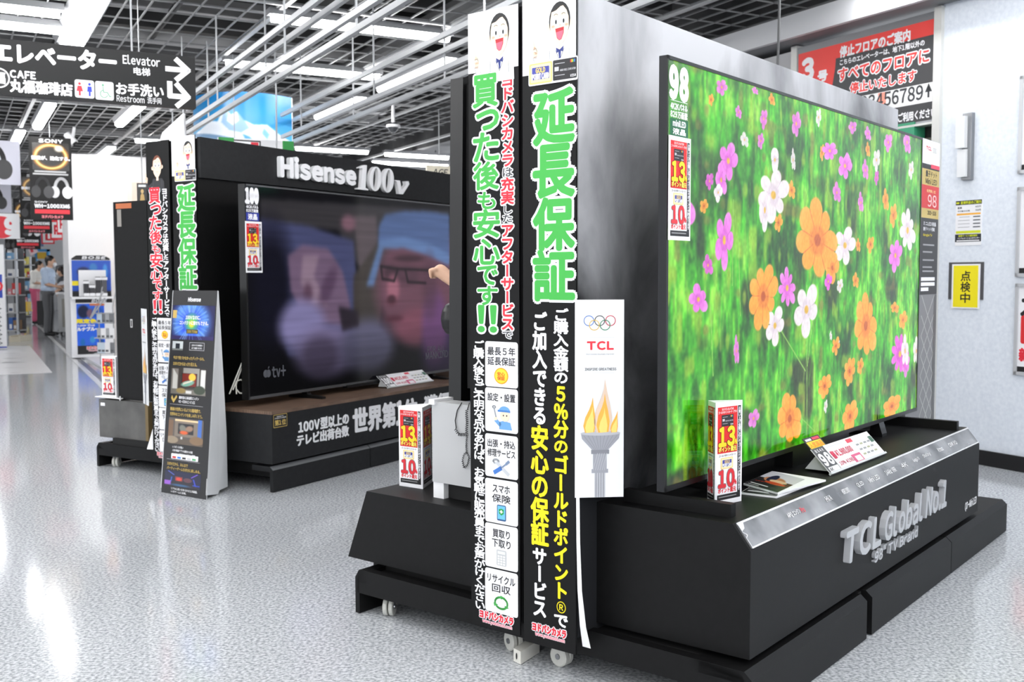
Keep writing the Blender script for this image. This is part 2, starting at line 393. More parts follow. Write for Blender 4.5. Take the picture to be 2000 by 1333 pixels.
# ------------------------------------------------------------------ fluorescent fixtures
def fixture(along, a, b, L, label, group='fluorescent ceiling fixtures', w=.12, n=1):
    c = B.P(a, b, 3.2); rz = math.atan2(B.A.y, B.A.x) if along == 'a' else math.atan2(B.N.y, B.N.x)
    t = thing('ceiling_light', label, 'ceiling light', c, rz, group)
    D, E_ = (B.A, B.N) if along == 'a' else (B.N, B.A)
    h = MB().mat(M_HOUS); h.extr([c-D*(L/2+.03)+E_*x+ZV*z for x, z in ((-w*.8, .075), (-w*.62, .03), (w*.62, .03), (w*.8, .075))], D*(L+.06)); h.build('housing', t)
    h = MB().mat(M_TUBE); h.extr([c-D*L/2+E_*x+ZV*z for x, z in ((-w*.5, .03), (-w*.5, 0), (-w*.3, -.02), (w*.3, -.02), (w*.5, 0), (w*.5, .03))], D*L); h.build('tube', t)
    for sgn in (-1, 1): h = MB().mat(M_HOUS); h.bar(c+D*sgn*L*.3+ZV*.07, c+D*sgn*L*.3+ZV*.12, .02); h.build('hanger', t)
    return t
for al, a, b, L, lab in (
    ('b', 7.83, 2.94, 1.47, 'long white tube light crossing above the white rails, topmost in the middle'),
    ('b', 9.65, 3.03, 1.48, 'long white tube light crossing above the white rails, second from the top in the middle'),
    ('b', 8.46, .03, 1.5, 'bright tube light cut by the left edge at the very top of the photo'),
    ('b', 9.02, .2, 1.5, 'bright tube light above the black lift sign meeting a wide light at a right angle'),
    ('a', 8.75, .965, 1.6, 'wide bright light running down the aisle just above the black lift sign'),
    ('a', 9.45, 4.06, 1.7, 'bright light running beside the right-hand white rails, nearer of two'),
    ('a', 11.67, 4.06, 1.5, 'bright light running beside the right-hand white rails, farther of two'),
    ('b', 15.5, 5.28, 1.15, 'thin far tube light just above the left part of the big white lettering'),
    ('b', 15.6, 6.75, 1.1, 'far tube light close to the tall banner, upper of two'),
    ('b', 16.8, 7.15, 1.4, 'far tube light above the raised number 100, lower of two'),
    ('a', 13.9, 1.07, 2.0, 'white light below the black lift sign, over the black hanging poster'),
    ('a', 13.25, 1.98, 1.8, 'slanting white light below the right part of the black lift sign'),
    ('a', 18.4, 2.22, 3.3, 'long slanting light in front of the top of the white wall'),
    ('b', 15.65, 2.95, 1.1, 'tube light ending behind the upper left corner of the far display'),
    ('b', 20.2, 3.0, .9, 'thin tube light along the top of the white wall'),
    ('a', 16.2, .9, 1.5, 'short white light directly over the top of the black eclipse poster'),
    ('b', 13.2, -.4, .5, 'small far light pair under the left part of the lift sign'),
    ('a', 19.5, .55, 2.2, 'white light beside the left edge of the black eclipse poster'),
    ('a', 24.5, .5, 3, 'far white light between the two headphone posters'),
    ('a', 30, .8, 3, 'farthest small white light over the aisle, beside the red and white flags'),
): fixture(al, a, b, L, lab, w=.18 if (al == 'a' and a == 8.75) else .11 if al == 'a' else .075)
t = fixture('a', 4.75, 5.5, .9, 'bright strip light over the red lift notice at the top right')
mb = MB()                                   # the same lamps, in rows beside and behind the viewpoint
for i in range(9):
    for j in range(7):
        a, b = -4.6+1.65*i, -8+2.1*j
        x, y = -.478*a+.878*b, .878*a+.478*b
        if y > 6.3 and abs(x/y) < .62: continue
        c = B.P(a, b, 3.2)
        mb.mat(M_TUBE).extr([c-B.N*.7+B.A*q+ZV*z for q, z in ((-.06, .03), (-.04, -.03), (.04, -.03), (.06, .03))], B.N*1.4)
        mb.mat(M_HOUS).extr([c-B.N*.74+B.A*q+ZV*z for q, z in ((-.1, .07), (-.07, .03), (.07, .03), (.1, .07))], B.N*1.48)
struct(mb, 'trim_8')

# ------------------------------------------------------------------ white hanging rails
def rails(b, a0, a1, off, label):
    t = thing('hanging_rail', label, 'rail', B.P(a0, b, 2.6), math.atan2(B.A.y, B.A.x), 'white hanging rails')
    for z in (2.6, 2.81): m = MB().mat(M_RAIL); m.bar(B.P(a0, b, z), B.P(a1, b, z), .028, .034); m.build('rail', t)
    a = a0+off
    while a < a1:
        m = MB().mat(M_RAIL); m.tube([B.P(a, b, 2.6), B.P(a, b, CEIL)], .0075, 6); m.build('rod', t); a += 1.84
rails(2.0, 2.0, 10.0, 1.6, 'white double rail nearest the viewer, above the gap left of the tall banners')
rails(1.875, 2.0, 10.1, .7, 'white double rail second from the left, beside the nearest one')
rails(3.06, 2.0, 10.15, .9, 'white double rail passing behind the top of the tall banner, lower one')
rails(2.865, 2.0, 9.9, 1.75, 'white double rail passing behind the top of the tall banner, upper one')
for (px, y0, y1, d, lab) in ((540, 30, 290, 9.2, 'thin white cable hanging in front of the blue mountain sign'), (1519, -40, 128, 6.6, 'thin dark cable hanging left of the red lift notice')):
    p0, p1 = at(px, y0, d), at(px, y1, d); q = Vector((p1.x, p1.y, CEIL+.02))
    m = MB().mat(M_RAIL if px < 600 else mk('grey_cable', (70, 71, 73), .5)); m.tube([p1, p1.lerp(q, .5)+Vector((.006, 0, 0)), q], .008, 6)
    m.build('hanging_cable', label=lab, cat='cable')
# ------------------------------------------------------------------ print layouts shared by both units
WH, BK = ink(240, 240, 243), ink(22, 22, 24)
GREEN, RED, YEL = ink(66, 178, 74), ink(226, 40, 58), ink(246, 224, 20)
TL = eboard(T, -.0714, -.679); TR = eboard(T, -.0714, -.4607)
SKIN = ink(250, 222, 196)
def clerk(m, bd, cx, cy, s, hair=BK, shirt=WH, n=.0016):      # plain cut-out drawing of a shop clerk pointing upwards
    w = s*.30; e = lambda x, y, rx, ry, c, k=0, r=0: m.ell(bd, cx+x*w, cy+y*s, rx*w, ry*s, c, n+k*.0003, 20, r)
    GR = ink(90, 92, 100)
    m.poly(bd, [(cx-1.0*w, cy-.55*s), (cx+1.05*w, cy-.55*s), (cx+1.5*w, cy-.72*s), (cx+1.55*w, cy-1.14*s), (cx-1.2*w, cy-1.14*s), (cx-1.25*w, cy-.75*s)], shirt, n)
    m.poly(bd, [(cx-1.25*w, cy-.72*s), (cx-1.1*w, cy-.9*s), (cx-2.3*w, cy-1.08*s), (cx-2.75*w, cy-.7*s), (cx-2.35*w, cy-.66*s), (cx-2.1*w, cy-.86*s)], shirt, n)
    m.stroke(bd, [(cx-1.0*w, cy-.62*s), (cx-.98*w, cy-.85*s), (cx-1.15*w, cy-1.05*s)], .03*w, GR, n+.0003)
    m.stroke(bd, [(cx+.95*w, cy-.62*s), (cx+.98*w, cy-.95*s)], .03*w, GR, n+.0003)
    m.stroke(bd, [(cx-2.7*w, cy-.72*s), (cx-2.3*w, cy-1.08*s), (cx-1.1*w, cy-.9*s)], .03*w, GR, n+.0003)
    e(-2.5, -.55, .3, .1, SKIN); m.stroke(bd, [(cx-2.55*w, cy-.5*s), (cx-2.7*w, cy-.28*s)], .2*w, SKIN, n)
    m.stroke(bd, [(cx-2.45*w, cy-.62*s), (cx-2.5*w, cy-.7*s)], .4*w, SKIN, n)
    m.stroke(bd, [(cx-2.7*w, cy-.52*s), (cx-2.4*w, cy-.5*s), (cx-2.3*w, cy-.58*s)], .04*w, GR, n+.0003)
    m.stroke(bd, [(cx, cy-.4*s), (cx, cy-.6*s)], .5*w, SKIN, n+.0002)
    e(-1.08, -.06, .22, .09, SKIN, 1); e(1.08, -.02, .22, .09, SKIN, 1)
    e(0, .08, 1.06, .45, hair, 2)
    m.poly(bd, [(cx+x*w, cy+y*s) for x, y in ((-.92, .12), (-.8, .3), (-.35, .33), (.1, .41), (.35, .42), (.7, .3), (.9, .14), (.92, -.1), (.75, -.3), (.35, -.46), (0, -.5), (-.4, -.46), (-.78, -.3), (-.94, -.08))], SKIN, n+.0009)
    for sx in (-.36, .4):
        e(sx, .06, .2, .095, WH, 4); e(sx+.02, .05, .09, .055, BK, 5)
        m.loop(bd, cx+sx*w, cy+.19*s, .2*w, .05*s, .04*w, BK, n+.0012, 10, 30, 150)
        e(sx*1.75, -.05, .16, .03, ink(246, 176, 150), 4)
    return e
def smile(m, bd, cx, cy, s, n=.0016, big=True):
    w = s*.30
    if big:
        m.poly(bd, [(cx+x*w, cy+y*s) for x, y in ((-.42, -.11), (.45, -.09), (.42, -.24), (.2, -.38), (-.02, -.4), (-.25, -.34))], ink(190, 40, 50), n+.0013)
        m.poly(bd, [(cx+x*w, cy+y*s) for x, y in ((-.32, -.2), (.38, -.17), (.36, -.25), (.18, -.37), (-.02, -.39), (-.22, -.33))], ink(246, 104, 128), n+.0016)
    else: m.loop(bd, cx, cy-.2*s, .25*w, .05*s, .04*w, ink(190, 80, 70), n+.0013, 8, 200, 340)
    m.loop(bd, cx+.08*w, cy-.03*s, .05*w, .015*s, .03*w, ink(180, 120, 90), n+.0013, 6, 180, 360)
def tie(m, bd, cx, cy, s, n=.0016):
    w = s*.30; NV = ink(44, 58, 130)
    m.poly(bd, [(cx+x*w, cy+y*s) for x, y in ((-.36, -.56), (0, -.62), (.4, -.54), (.34, -.68), (.02, -.64), (-.3, -.7))], NV, n+.0006)
    m.poly(bd, [(cx+x*w, cy+y*s) for x, y in ((-.14, -.63), (.14, -.63), (.1, -.82), (-.04, -.84))], NV, n+.0006)
    m.stroke(bd, [(cx-.4*w, cy-.62*s), (cx, cy-.88*s), (cx+.45*w, cy-.6*s)], .04*w, ink(90, 92, 100), n+.0006)
def gold_card(m, bd, r, n=.0015):
    u0, v0, u1, v1 = r; w, h = u1-u0, v1-v0
    m.rrect(bd, r, h*.1, ink(236, 206, 130), n); m.rrect(bd, (u0+w*.06, v0+h*.08, u1-w*.06, v1-h*.08), h*.08, ink(248, 232, 180), n+.0004)
    m.rrect(bd, (u0+w*.13, v0+h*.2, u1-w*.13, v1-h*.2), h*.04, ink(62, 70, 160), n+.0008)
    m.text(bd, 'GOLD', (u0+w*.3, v0+h*.52, u1-w*.3, v1-h*.24), ink(240, 208, 110), n+.0012, .04)
    m.text(bd, 'POINT CARD', (u0+w*.15, v0+h*.22, u1-w*.15, v0+h*.48), WH, n+.0012, .05)
def black_card(m, bd, r, n=.0015):
    u0, v0, u1, v1 = r; w, h = u1-u0, v1-v0
    m.rrect(bd, r, h*.06, ink(34, 34, 38), n); G = ink(196, 196, 200)
    m.rect(bd, (u0+w*.07, v0+h*.45, u0+w*.25, v0+h*.66), G, n+.0004)
    m.text(bd, '4980 0011 2345 6789', (u0+w*.3, v0+h*.42, u0+w*.95, v0+h*.52), G, n+.0004, .03)
    m.rect(bd, (u0+w*.08, v0+h*.8, u0+w*.5, v0+h*.83), G, n+.0004); m.rect(bd, (u0+w*.08, v0+h*.22, u0+w*.5, v0+h*.25), G, n+.0004)
    m.text(bd, 'VISA', (u0+w*.72, v0+h*.08, u0+w*.96, v0+h*.2), WH, n+.0004, .03, shear=.2)
    for i, c in enumerate(((220, 60, 50), (240, 190, 40), (60, 160, 80), (60, 110, 200))): m.rect(bd, (u1-w*(.27-.05*i), v0+h*.78, u1-w*(.22-.05*i), v0+h*.92), ink(*c), n+.0004)
def icon(m, bd, k, r, n=.002):
    u0, v0, u1, v1 = r; w, h = u1-u0, v1-v0; X = lambda x: u0+w*x; Y = lambda y: v0+h*y
    if k == 0:
        m.ell(bd, X(.5), Y(.5), w*.3, h*.5, ink(240, 170, 20), n); m.ell(bd, X(.5), Y(.5), w*.26, h*.43, ink(252, 214, 60), n+.0004)
        m.text(bd, '安心', (X(.34), Y(.5), X(.66), Y(.74)), ink(220, 70, 20), n+.0008, .02); m.text(bd, '保証', (X(.34), Y(.24), X(.66), Y(.48)), ink(220, 70, 20), n+.0008, .02)
    elif k == 1:
        BL = ink(110, 165, 220)
        m.poly(bd, [(X(.42), Y(0)), (X(.95), Y(0)), (X(.88), Y(.3)), (X(.6), Y(.36)), (X(.42), Y(.3))], BL, n); m.stroke(bd, [(X(.45), Y(.18)), (X(.28), Y(.35))], w*.13, BL, n)
        m.ell(bd, X(.66), Y(.56), w*.2, h*.23, SKIN, n+.0004); m.ell(bd, X(.27), Y(.42), w*.07, h*.07, SKIN, n+.0004)
        m.ell(bd, X(.64), Y(.76), w*.23, h*.2, BL, n+.0007, a0=0, a1=180); m.rect(bd, (X(.36), Y(.72), X(.88), Y(.8)), ink(70, 130, 200), n+.0009)
        for q in (.6, .74): m.ell(bd, X(q), Y(.58), w*.025, h*.035, BK, n+.0009)
        m.stroke(bd, [(X(.28), Y(.5)), (X(.2), Y(.85))], w*.05, ink(150, 156, 164), n+.0004); m.loop(bd, X(.2), Y(.9), w*.06, h*.05, w*.035, ink(150, 156, 164), n+.0004, 12, -60, 240)
    elif k == 2:
        G = ink(196, 200, 206); m.stroke(bd, [(X(.8), Y(.08)), (X(.32), Y(.75))], w*.12, G, n); m.loop(bd, X(.28), Y(.84), w*.12, h*.12, w*.07, G, n, 16, -20, 250)
        m.stroke(bd, [(X(.22), Y(.12)), (X(.48), Y(.42))], w*.14, ink(66, 120, 200), n+.0004); m.stroke(bd, [(X(.48), Y(.42)), (X(.75), Y(.8))], w*.05, ink(120, 140, 170), n+.0004)
        m.stroke(bd, [(X(.72), Y(.76)), (X(.82), Y(.92))], w*.09, ink(120, 140, 170), n+.0006)
    elif k == 3:
        m.rrect(bd, (X(.32), Y(0), X(.7), Y(1)), w*.05, ink(40, 80, 130), n); m.rect(bd, (X(.35), Y(.1), X(.67), Y(.94)), ink(110, 190, 235), n+.0003)
        m.poly(bd, [(X(.4), Y(.72)), (X(.51), Y(.78)), (X(.62), Y(.72)), (X(.61), Y(.46)), (X(.51), Y(.34)), (X(.41), Y(.46))], ink(40, 160, 70), n+.0006)
        m.rect(bd, (X(.48), Y(.48), X(.54), Y(.68)), WH, n+.0009); m.rect(bd, (X(.44), Y(.55), X(.58), Y(.61)), WH, n+.0009)
    elif k == 4:
        m.rrect(bd, (X(.3), Y(0), X(.72), Y(1)), w*.05, ink(196, 198, 200), n); m.rect(bd, (X(.35), Y(.74), X(.67), Y(.92)), ink(226, 232, 230), n+.0003)
        for i in range(3):
            for j in range(4): m.rect(bd, (X(.35+.115*i), Y(.06+.16*j), X(.435+.115*i), Y(.17+.16*j)), ink(236, 237, 238), n+.0003)
    else:
        G = ink(74, 178, 84)
        for q in (0, 120, 240):
            m.loop(bd, X(.5), Y(.5), w*.26, h*.36, w*.07, G, n, 10, q+100, q+190)
            a = math.radians(q+95); c, d = X(.5)+w*.26*math.cos(a), Y(.5)+h*.36*math.sin(a); tx, ty = w*math.sin(a), -h*math.cos(a)
            m.poly(bd, [(c+tx*.2, d+ty*.2), (c+w*.1*math.cos(a), d+h*.12*math.sin(a)), (c-w*.1*math.cos(a), d-h*.12*math.sin(a))], G, n)
CARDS = (('最長５年', '延長保証', 668, 757), ('設定・設置', None, 759, 845), ('出張・持込', '修理サービス', 850, 934), ('スマホ', '保険', 938, 1024), ('買取り', '下取り', 1026, 1112), ('リサイクル', '回収', 1115, 1200))
def shop_logo(m, bd, r, n=.0015):
    u0, v0, u1, v1 = r; h = v1-v0
    m.text(bd, 'ヨドバシカメラ', (u0, v0+h*.42, u1, v1), RED, n, .06, WH, .1)
    m.text(bd, 'www.yodobashi.com', (u0+(u1-u0)*.08, v0, u1-(u1-u0)*.04, v0+h*.34), ink(236, 120, 140), n, .03, WH, .08)
def banner_left(F, bd, label, red=False):
    t = thing('vertical_banner', label, 'banner', bd.p(.1, .11), F.th)
    m = MB().mat(M_BANNER); m.bbox(bd, 0, .112, .203, 2.076, -.006, 0); m.build('board', t)
    vs_ = .95 if red else 1
    def bx(*q): r = TL.box(*q); return (r[0], .19+(r[1]-.19)*vs_, r[2], .19+(r[3]-.19)*vs_)
    h = MB()
    if not red: h.rect(bd, (0, bx(917, 26, 1014, 137)[1], .203, 2.076), WH, .0008)
    _, y0, _, y1 = bx(950, 28, 1000, 108); cx = bx(976, 60, 980, 90)[0]
    if red: y0, y1, cx = 1.855, 1.985, .1
    s = y1-y0; cy = (y0+y1)/2
    if red: cy -= .0
    clerk(h, bd, cx, cy, s, ink(120, 66, 44) if red else BK, ink(44, 44, 48) if red else WH); smile(h, bd, cx, cy, s, big=not red)
    if not red: tie(h, bd, cx, cy, s); h.rect(bd, (cx+.02, cy-.62*s-.02, cx+.036, cy-.62*s), ink(226, 222, 206), .0026)
    h.build('clerk_drawing', t, label='cartoon clerk with raised finger')
    A, C2 = (RED, None) if red else (GREEN, RED)
    h = MB()
    for ch, ya, yb, xa, xb in (('買', 147, 208, 925, 972), ('っ', 216, 253, 932, 974), ('た', 260, 314, 926, 974), ('後', 317, 370, 926, 974), ('も', 376, 408, 934, 968), ('安', 410, 464, 926, 976), ('心', 468, 516, 926, 976), ('で', 520, 556, 934, 972), ('す', 560, 596, 934, 972), ('!!', 598, 648, 935, 970)):
        h.text(bd, ch, bx(xa, ya, xb, yb), A, .0014, .03, WH, .06)
    h.build('headline_lettering', t)
    h = MB()
    for tx, ya, yb, mt in (('ヨドバシカメラ', 143, 326, 1), ('は', 327, 346, 0), ('充実', 347, 399, 1), ('した', 401, 435, 0), ('アフターサービス', 437, 646, 1), ('で', 646, 662, 0)):
        sm = .004 if not mt else 0; r = bx(979, ya, 1004, yb)
        if red: h.vtext(bd, tx, (r[0]+sm, r[1], r[2]-sm, r[3]), WH, .002, .05)
        else: h.vtext(bd, tx, (r[0]+sm, r[1], r[2]-sm, r[3]), C2 if mt else ink(60, 60, 64), .0008, .04 if mt else .02, WH, .12)
    h.build('side_lettering', t)
    h = MB(); h.vtext(bd, 'ご購入後もご不明な点があれば、お気軽に販売員までお声がけください', bx(927, 666, 946, 1190), WH, .001, .045, fill=1.15); h.build('notice_lettering', t)
    for k, (l1, l2, ya, yb) in enumerate(CARDS):
        r = bx(948, ya, 1012, yb); h = MB(); h.rrect(bd, r, .009, WH, .001); u0, v0, u1, v1 = r; w, hh = u1-u0, v1-v0
        h.text(bd, l1, (u0+w*(.08 if len(l1) > 3 else .24), v1-hh*.3, u1-w*(.08 if len(l1) > 3 else .24), v1-hh*.12), BK, .0016, .015)
        if l2: h.text(bd, l2, (u0+w*(.08 if len(l2) > 3 else .22), v1-hh*.52, u1-w*(.08 if len(l2) > 3 else .22), v1-hh*.34), BK, .0016, .015)
        icon(h, bd, k, (u0+w*.14, v0+hh*.07, u1-w*.14, v0+hh*(.43 if l2 else .62))); h.build('service_card', t)
    h = MB(); shop_logo(h, bd, bx(938, 1199, 1003, 1224)); h.build('shop_logo', t)
    return t
def banner_right(F, bd, label):
    t = thing('vertical_banner', label, 'banner', bd.p(.1, .1), F.th)
    m = MB().mat(M_BANNER); m.bbox(bd, 0, .1, .1996, 2.09, -.006, 0); m.build('board', t)
    bx = TR.box; h = MB()
    h.rect(bd, (0.001, bx(1030, 0, 1135, 140)[1], .1996, 2.09), WH, .0008)
    u0, v0, u1, v1 = bx(1070, 5, 1120, 87); s = v1-v0; cx, cy = (u0+u1)/2-.002, (v0+v1)/2
    clerk(h, bd, cx, cy, s); smile(h, bd, cx, cy, s); tie(h, bd, cx, cy, s); h.build('clerk_drawing', t, label='cartoon clerk with raised finger')
    h = MB(); r = bx(1035, 119, 1128, 160); u0, v0, u1, v1 = r; md = (u0+u1)/2
    h.rrect(bd, (u0-.003, v0-.004, u1+.003, v1+.004), .006, WH, .003); gold_card(h, bd, (u0, v0, md-.001, v1), .0034); black_card(h, bd, (md+.001, v0+.002, u1, v1), .0034); h.build('card_picture', t)
    h = MB()
    for ch, ya, yb in (('延', 177, 280), ('長', 285, 384), ('保', 388, 487), ('証', 490, 586)): h.text(bd, ch, bx(1044, ya, 1121, yb), GREEN, .0014, .036, WH, .05)
    h.build('headline_lettering', t)
    h = MB()
    for tx, ya, yb, mt in (('ご購入金額の', 603, 750, WH), ('５％分', 752, 856, YEL), ('の', 858, 886, YEL), ('ゴールドポイント', 890, 1172, YEL), ('で', 1199, 1226, WH)): 
        r = bx(1082, ya, 1110, yb); h.vtext(bd, tx, r, mt, .001, .045)
    r = bx(1088, 1176, 1105, 1198); h.loop(bd, (r[0]+r[2])/2, (r[1]+r[3])/2, (r[2]-r[0])*.48, (r[3]-r[1])*.48, .003, YEL, .001); h.text(bd, 'R', (r[0]*.7+r[2]*.3, r[1]*.75+r[3]*.25, r[0]*.3+r[2]*.7, r[1]*.25+r[3]*.75), YEL, .001, .03)
    for tx, ya, yb, mt, e in (('ご加入できる', 610, 830, WH, 0), ('安心の保証', 832, 1066, YEL, .006), ('サービス', 1070, 1206, WH, 0)):
        r = bx(1041, ya, 1068, yb); h.vtext(bd, tx, (r[0]-e, r[1], r[2]+e, r[3]), mt, .001, .045)
    h.build('offer_lettering', t)
    h = MB(); shop_logo(h, bd, bx(1041, 1224, 1106, 1250)); h.build('shop_logo', t)
    return t
def point_print(m, bd, r, n=.001, strip=True):        # the red and white points advert used on cards and on three-sided stands
    u0, v0, u1, v1 = r; w, h = u1-u0, v1-v0; X = lambda x: u0+w*x; Y = lambda y: v0+h*y
    RD = ink(214, 30, 32); e = .82 if strip else .96
    m.rect(bd, r, WH, n); m.rect(bd, (X(.04), Y(.5), X(e), Y(.965)), RD, n+.0004)
    m.text(bd, 'ヨドバシカメラの', (X(.2), Y(.93), X(e-.16), Y(.955)), WH, n+.0008, .02); m.text(bd, 'ゴールドポイントカード・プラス', (X(.07), Y(.9), X(e-.03), Y(.925)), WH, n+.0008, .02)
    black_card(m, bd, (X(.19), Y(.77), X(e-.16), Y(.885)), n+.0008)
    m.text(bd, '13', (X(.1), Y(.575), X(e-.12), Y(.76)), ink(250, 206, 30), n+.0008, .05, ink(90, 20, 10), .025); m.text(bd, '%', (X(e-.12), Y(.58), X(e-.02), Y(.63)), ink(250, 206, 30), n+.0016, .05, ink(90, 20, 10), .03)
    m.text(bd, 'ポイント還元', (X(.08), Y(.515), X(e-.04), Y(.565)), ink(250, 224, 90), n+.0008, .05, ink(90, 20, 10), .04)
    m.text(bd, 'ゴールドポイントカード', (X(.1), Y(.465), X(e-.06), Y(.488)), BK, n+.0004, .02)
    gold_card(m, bd, (X(.17), Y(.34), X(e-.16), Y(.455)), n+.0004)
    m.text(bd, '10', (X(.1), Y(.16), X(e-.12), Y(.325)), ink(216, 40, 52), n+.0004, .05, ink(120, 120, 124), .03); m.text(bd, '%', (X(e-.12), Y(.17), X(e-.02), Y(.22)), ink(216, 40, 52), n+.0012, .05)
    m.text(bd, 'ポイント還元', (X(.08), Y(.1), X(e-.04), Y(.15)), ink(216, 50, 56), n+.0004, .05)
    m.rect(bd, (X(.04), Y(.03), X(.96), Y(.085)), BK, n+.0004); m.rect(bd, (X(.1), Y(.055), X(.8), Y(.065)), ink(150, 150, 150), n+.0008)
    if strip:
        m.rect(bd, (X(.84), Y(.06), X(.96), Y(.965)), BK, n+.0002); m.vtext(bd, 'お買い上げ金額に応じてゴールドポイントが貯まります', (X(.855), Y(.1), X(.945), Y(.955)), WH, n+.0008, .03)
def tri_stand(pts, h, label, rz=0):       # three-sided paper stand; pts = left, front, right corners, then the hidden one is the back edge
    c = (pts[0]+pts[1]+pts[2])/3; t = thing('points_stand', label, 'advertising stand', c, rz, 'three-sided points stands')
    m = MB().mat(M_PAPER); m.extr([pts[0], pts[1], pts[2]], ZV*h); m.build('body', t)
    for p, q in ((pts[1], pts[2]), (pts[0], pts[1])):
        bd = Board(p, q-p, ZV); w = (q-p).length; m = MB(); point_print(m, bd, (w*.03, h*.02, w*.97, h*.985)); m.build('printed_face', t)
    return t
# ------------------------------------------------------------------ near display unit (grey smoky wall, black cabinets)
def caster(F, a, b, par, turn=0, r=.034):
    m = MB().mat(M_STEEL); m.fbox(F, a-.028, a+.028, b-.028, b+.028, .075, .082); m.fbox(F, a-.012, a+.012, b-.02, b+.02, .03, .076); k = m.build('caster', par)
    w = MB(); ax = F.N*math.cos(turn)+F.A*math.sin(turn)
    for o in (-.011, .011): w.mat(M_WHEEL).disc(F.P(a, b, r)+ax*o, ax, r, .017)
    w.mat(M_STEEL).disc(F.P(a, b, r), ax, r*.3, .046); w.build('wheel', k, smooth=False)
def unit_base(F, t, aL, cuts, bB, zs=(.1555, .1351), sh=0, strip=None):
    m = MB().mat(M_DARK); m.fbox(F, aL+.03, cuts[-1]-.01, bB+.05, .245+sh, .118, .15); m.build('deck', t)
    m = MB().mat(M_BLACK)
    z1 = zs[0]; m.prism(F, [(bB+.03, z1+.012), (bB+.01, z1-.02), (bB+.01, .079), (.262+sh, .079), (.262+sh, .132), (.25+sh, z1)], aL, aL+.035); m.build('end_rail', t)
    for x0, x1 in zip(cuts[:-1], cuts[1:]):
        m = MB().mat(M_BLACK if F is T else M_CHAR); m.prism(F, [(.1, z1), (.262+sh, z1), (.285+sh, z1-.021), (.285+sh, .004), (.262+sh, .004), (.262+sh, .12), (.1, .12)], x0, x1-(.05 if x1 == cuts[1] and F is T else .006)); sk = m.build('skirt_panel', t)
        if strip: m = MB().mat(strip); m.add([F.P(a, b, z) for a, b, z in ((x0, .285+sh, z1-.0195), (x1-.006, .285+sh, z1-.0195), (x1-.006, .262+sh, z1+.0015), (x0, .262+sh, z1+.0015))], [(0, 1, 2, 3)]); m.build('sheen_strip', sk)  # ceiling-light sheen along the slanted edge, put into a paler colour
    m = MB().mat(M_BLACK); m.prism(F, [(bB+.06, z1+.01), (bB+.02, z1+.01), (bB, z1-.02), (bB, .003), (bB+.022, .003), (bB+.022, .12), (bB+.06, .12)], aL, cuts[-1]); m.build('skirt_panel', t)
    for a, b, tr in ((.05, bB+.12, .5), (.057, -.606, 1.2), (.045, -.398, 1.5), (.06, .19, .3)): caster(F, aL+a+.009, b, t, tr)
t = thing('display_unit', 'near black double-sided television display with smoky grey wall and silver lettering', 'display stand', T.P(1.3, -.47, 0), T.th); TU = t
unit_base(T, t, -.009, (-.009, .93, 1.868, 2.79), -1.3046)
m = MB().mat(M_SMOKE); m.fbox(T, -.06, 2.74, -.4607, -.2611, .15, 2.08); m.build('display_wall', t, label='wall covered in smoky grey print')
m = MB().mat(M_BLACK); m.fbox(T, -.06, 2.74, -.679, -.4727, .15, 2.07); m.build('rear_wall', t)
m = MB().mat(M_STEEL); m.fbox(T, -.05, -.03, -.474, -.459, .4, 2.0); m.build('joint_strip', t)
m = MB().mat(M_BLACK); m.prism(T, [(-.2611, .1717), (.254, .1717), (.254, .4804), (.198, .5509), (-.2611, .5509)], .0408, 2.378); m.build('front_cabinet', t)
m = MB().mat(M_BLACK); m.prism(T, [(-.679, .191), (-1.3847, .1909), (-1.2793, .4541), (-.679, .4541)], .03, 2.38); m.build('rear_cabinet', t)
m = MB().mat(M_DARK); m.fbox(T, .09, 2.33, -1.31, .2, .148, .195); m.build('plinth', t)
for a in (.1, 2.25):
    m = MB().mat(M_BLACK); m.fbox(T, a, a+.03, -.2, .163 if a < 1 else .19, .5509, .59); m.build('tray_lip', t)
cu = Vector(T.N*(.198-.254)+ZV*(.5509-.4804)); cb = Board(T.P(.0408, .254, .4804), T.A, cu); cl = cu.length       # slanted top edge
m = MB().mat(M_TRIM); m.bbox(cb, .012, .006, 2.325, cl-.004, 0, .004); tr = m.build('trim_plate', t)
m = MB(); L = .003
for p in ([(.014, .006), (.014, cl*.42), (.028, cl*.5), (.014, cl*.62), (.014, cl-.006)],): m.stroke(cb, p, .003, M_LINE, .005)
m.stroke(cb, [(.012, .007), (2.325, .007)], .005, M_LINE, .005); m.stroke(cb, [(.012, cl-.006), (2.325, cl-.006)], .006, M_LINE, .005); m.poly(cb, [(.012, cl-.004), (.05, cl-.004), (.034, cl*.72), (.014, cl*.66)], M_LINE, .0052)
LT = ink(230, 230, 232)
for tx, x0, x1, y, c in (('AiPQ エンジン', 1534, 1562, 1008, LT), ('Pro', 1563, 1568, 1001, RED), ('HVA', 1612, 1622, 980, LT), ('HDR1000', 1645, 1658, 967, LT), ('QLED', 1672, 1684, 951, LT), ('Mini LED', 1694, 1716, 940, LT), ('144Hz VRR', 1727, 1749, 926, LT), ('4K', 1758, 1768, 912, LT), ('Google TV', 1782, 1794, 903, LT), ('Dolby', 1800, 1814, 892, LT), ('Atmos', 1829, 1838, 881, LT), ('ONKYO', 1852, 1868, 873, LT)):
    u0, v = cb.uv(x0, y); u1, _ = cb.uv(x1, y-5); m.text(cb, tx, (u0, cl*.42, u1, cl*.62), c, .0055, .02)
m.build('trim_lettering', tr)
fb = fboard(T, 0, .254)
u0, v0 = fb.uv(1638, 1100); u1, v1 = fb.uv(1841, 940)
r0, r1 = fb.uv(1633, 1047), fb.uv(1841, 988)
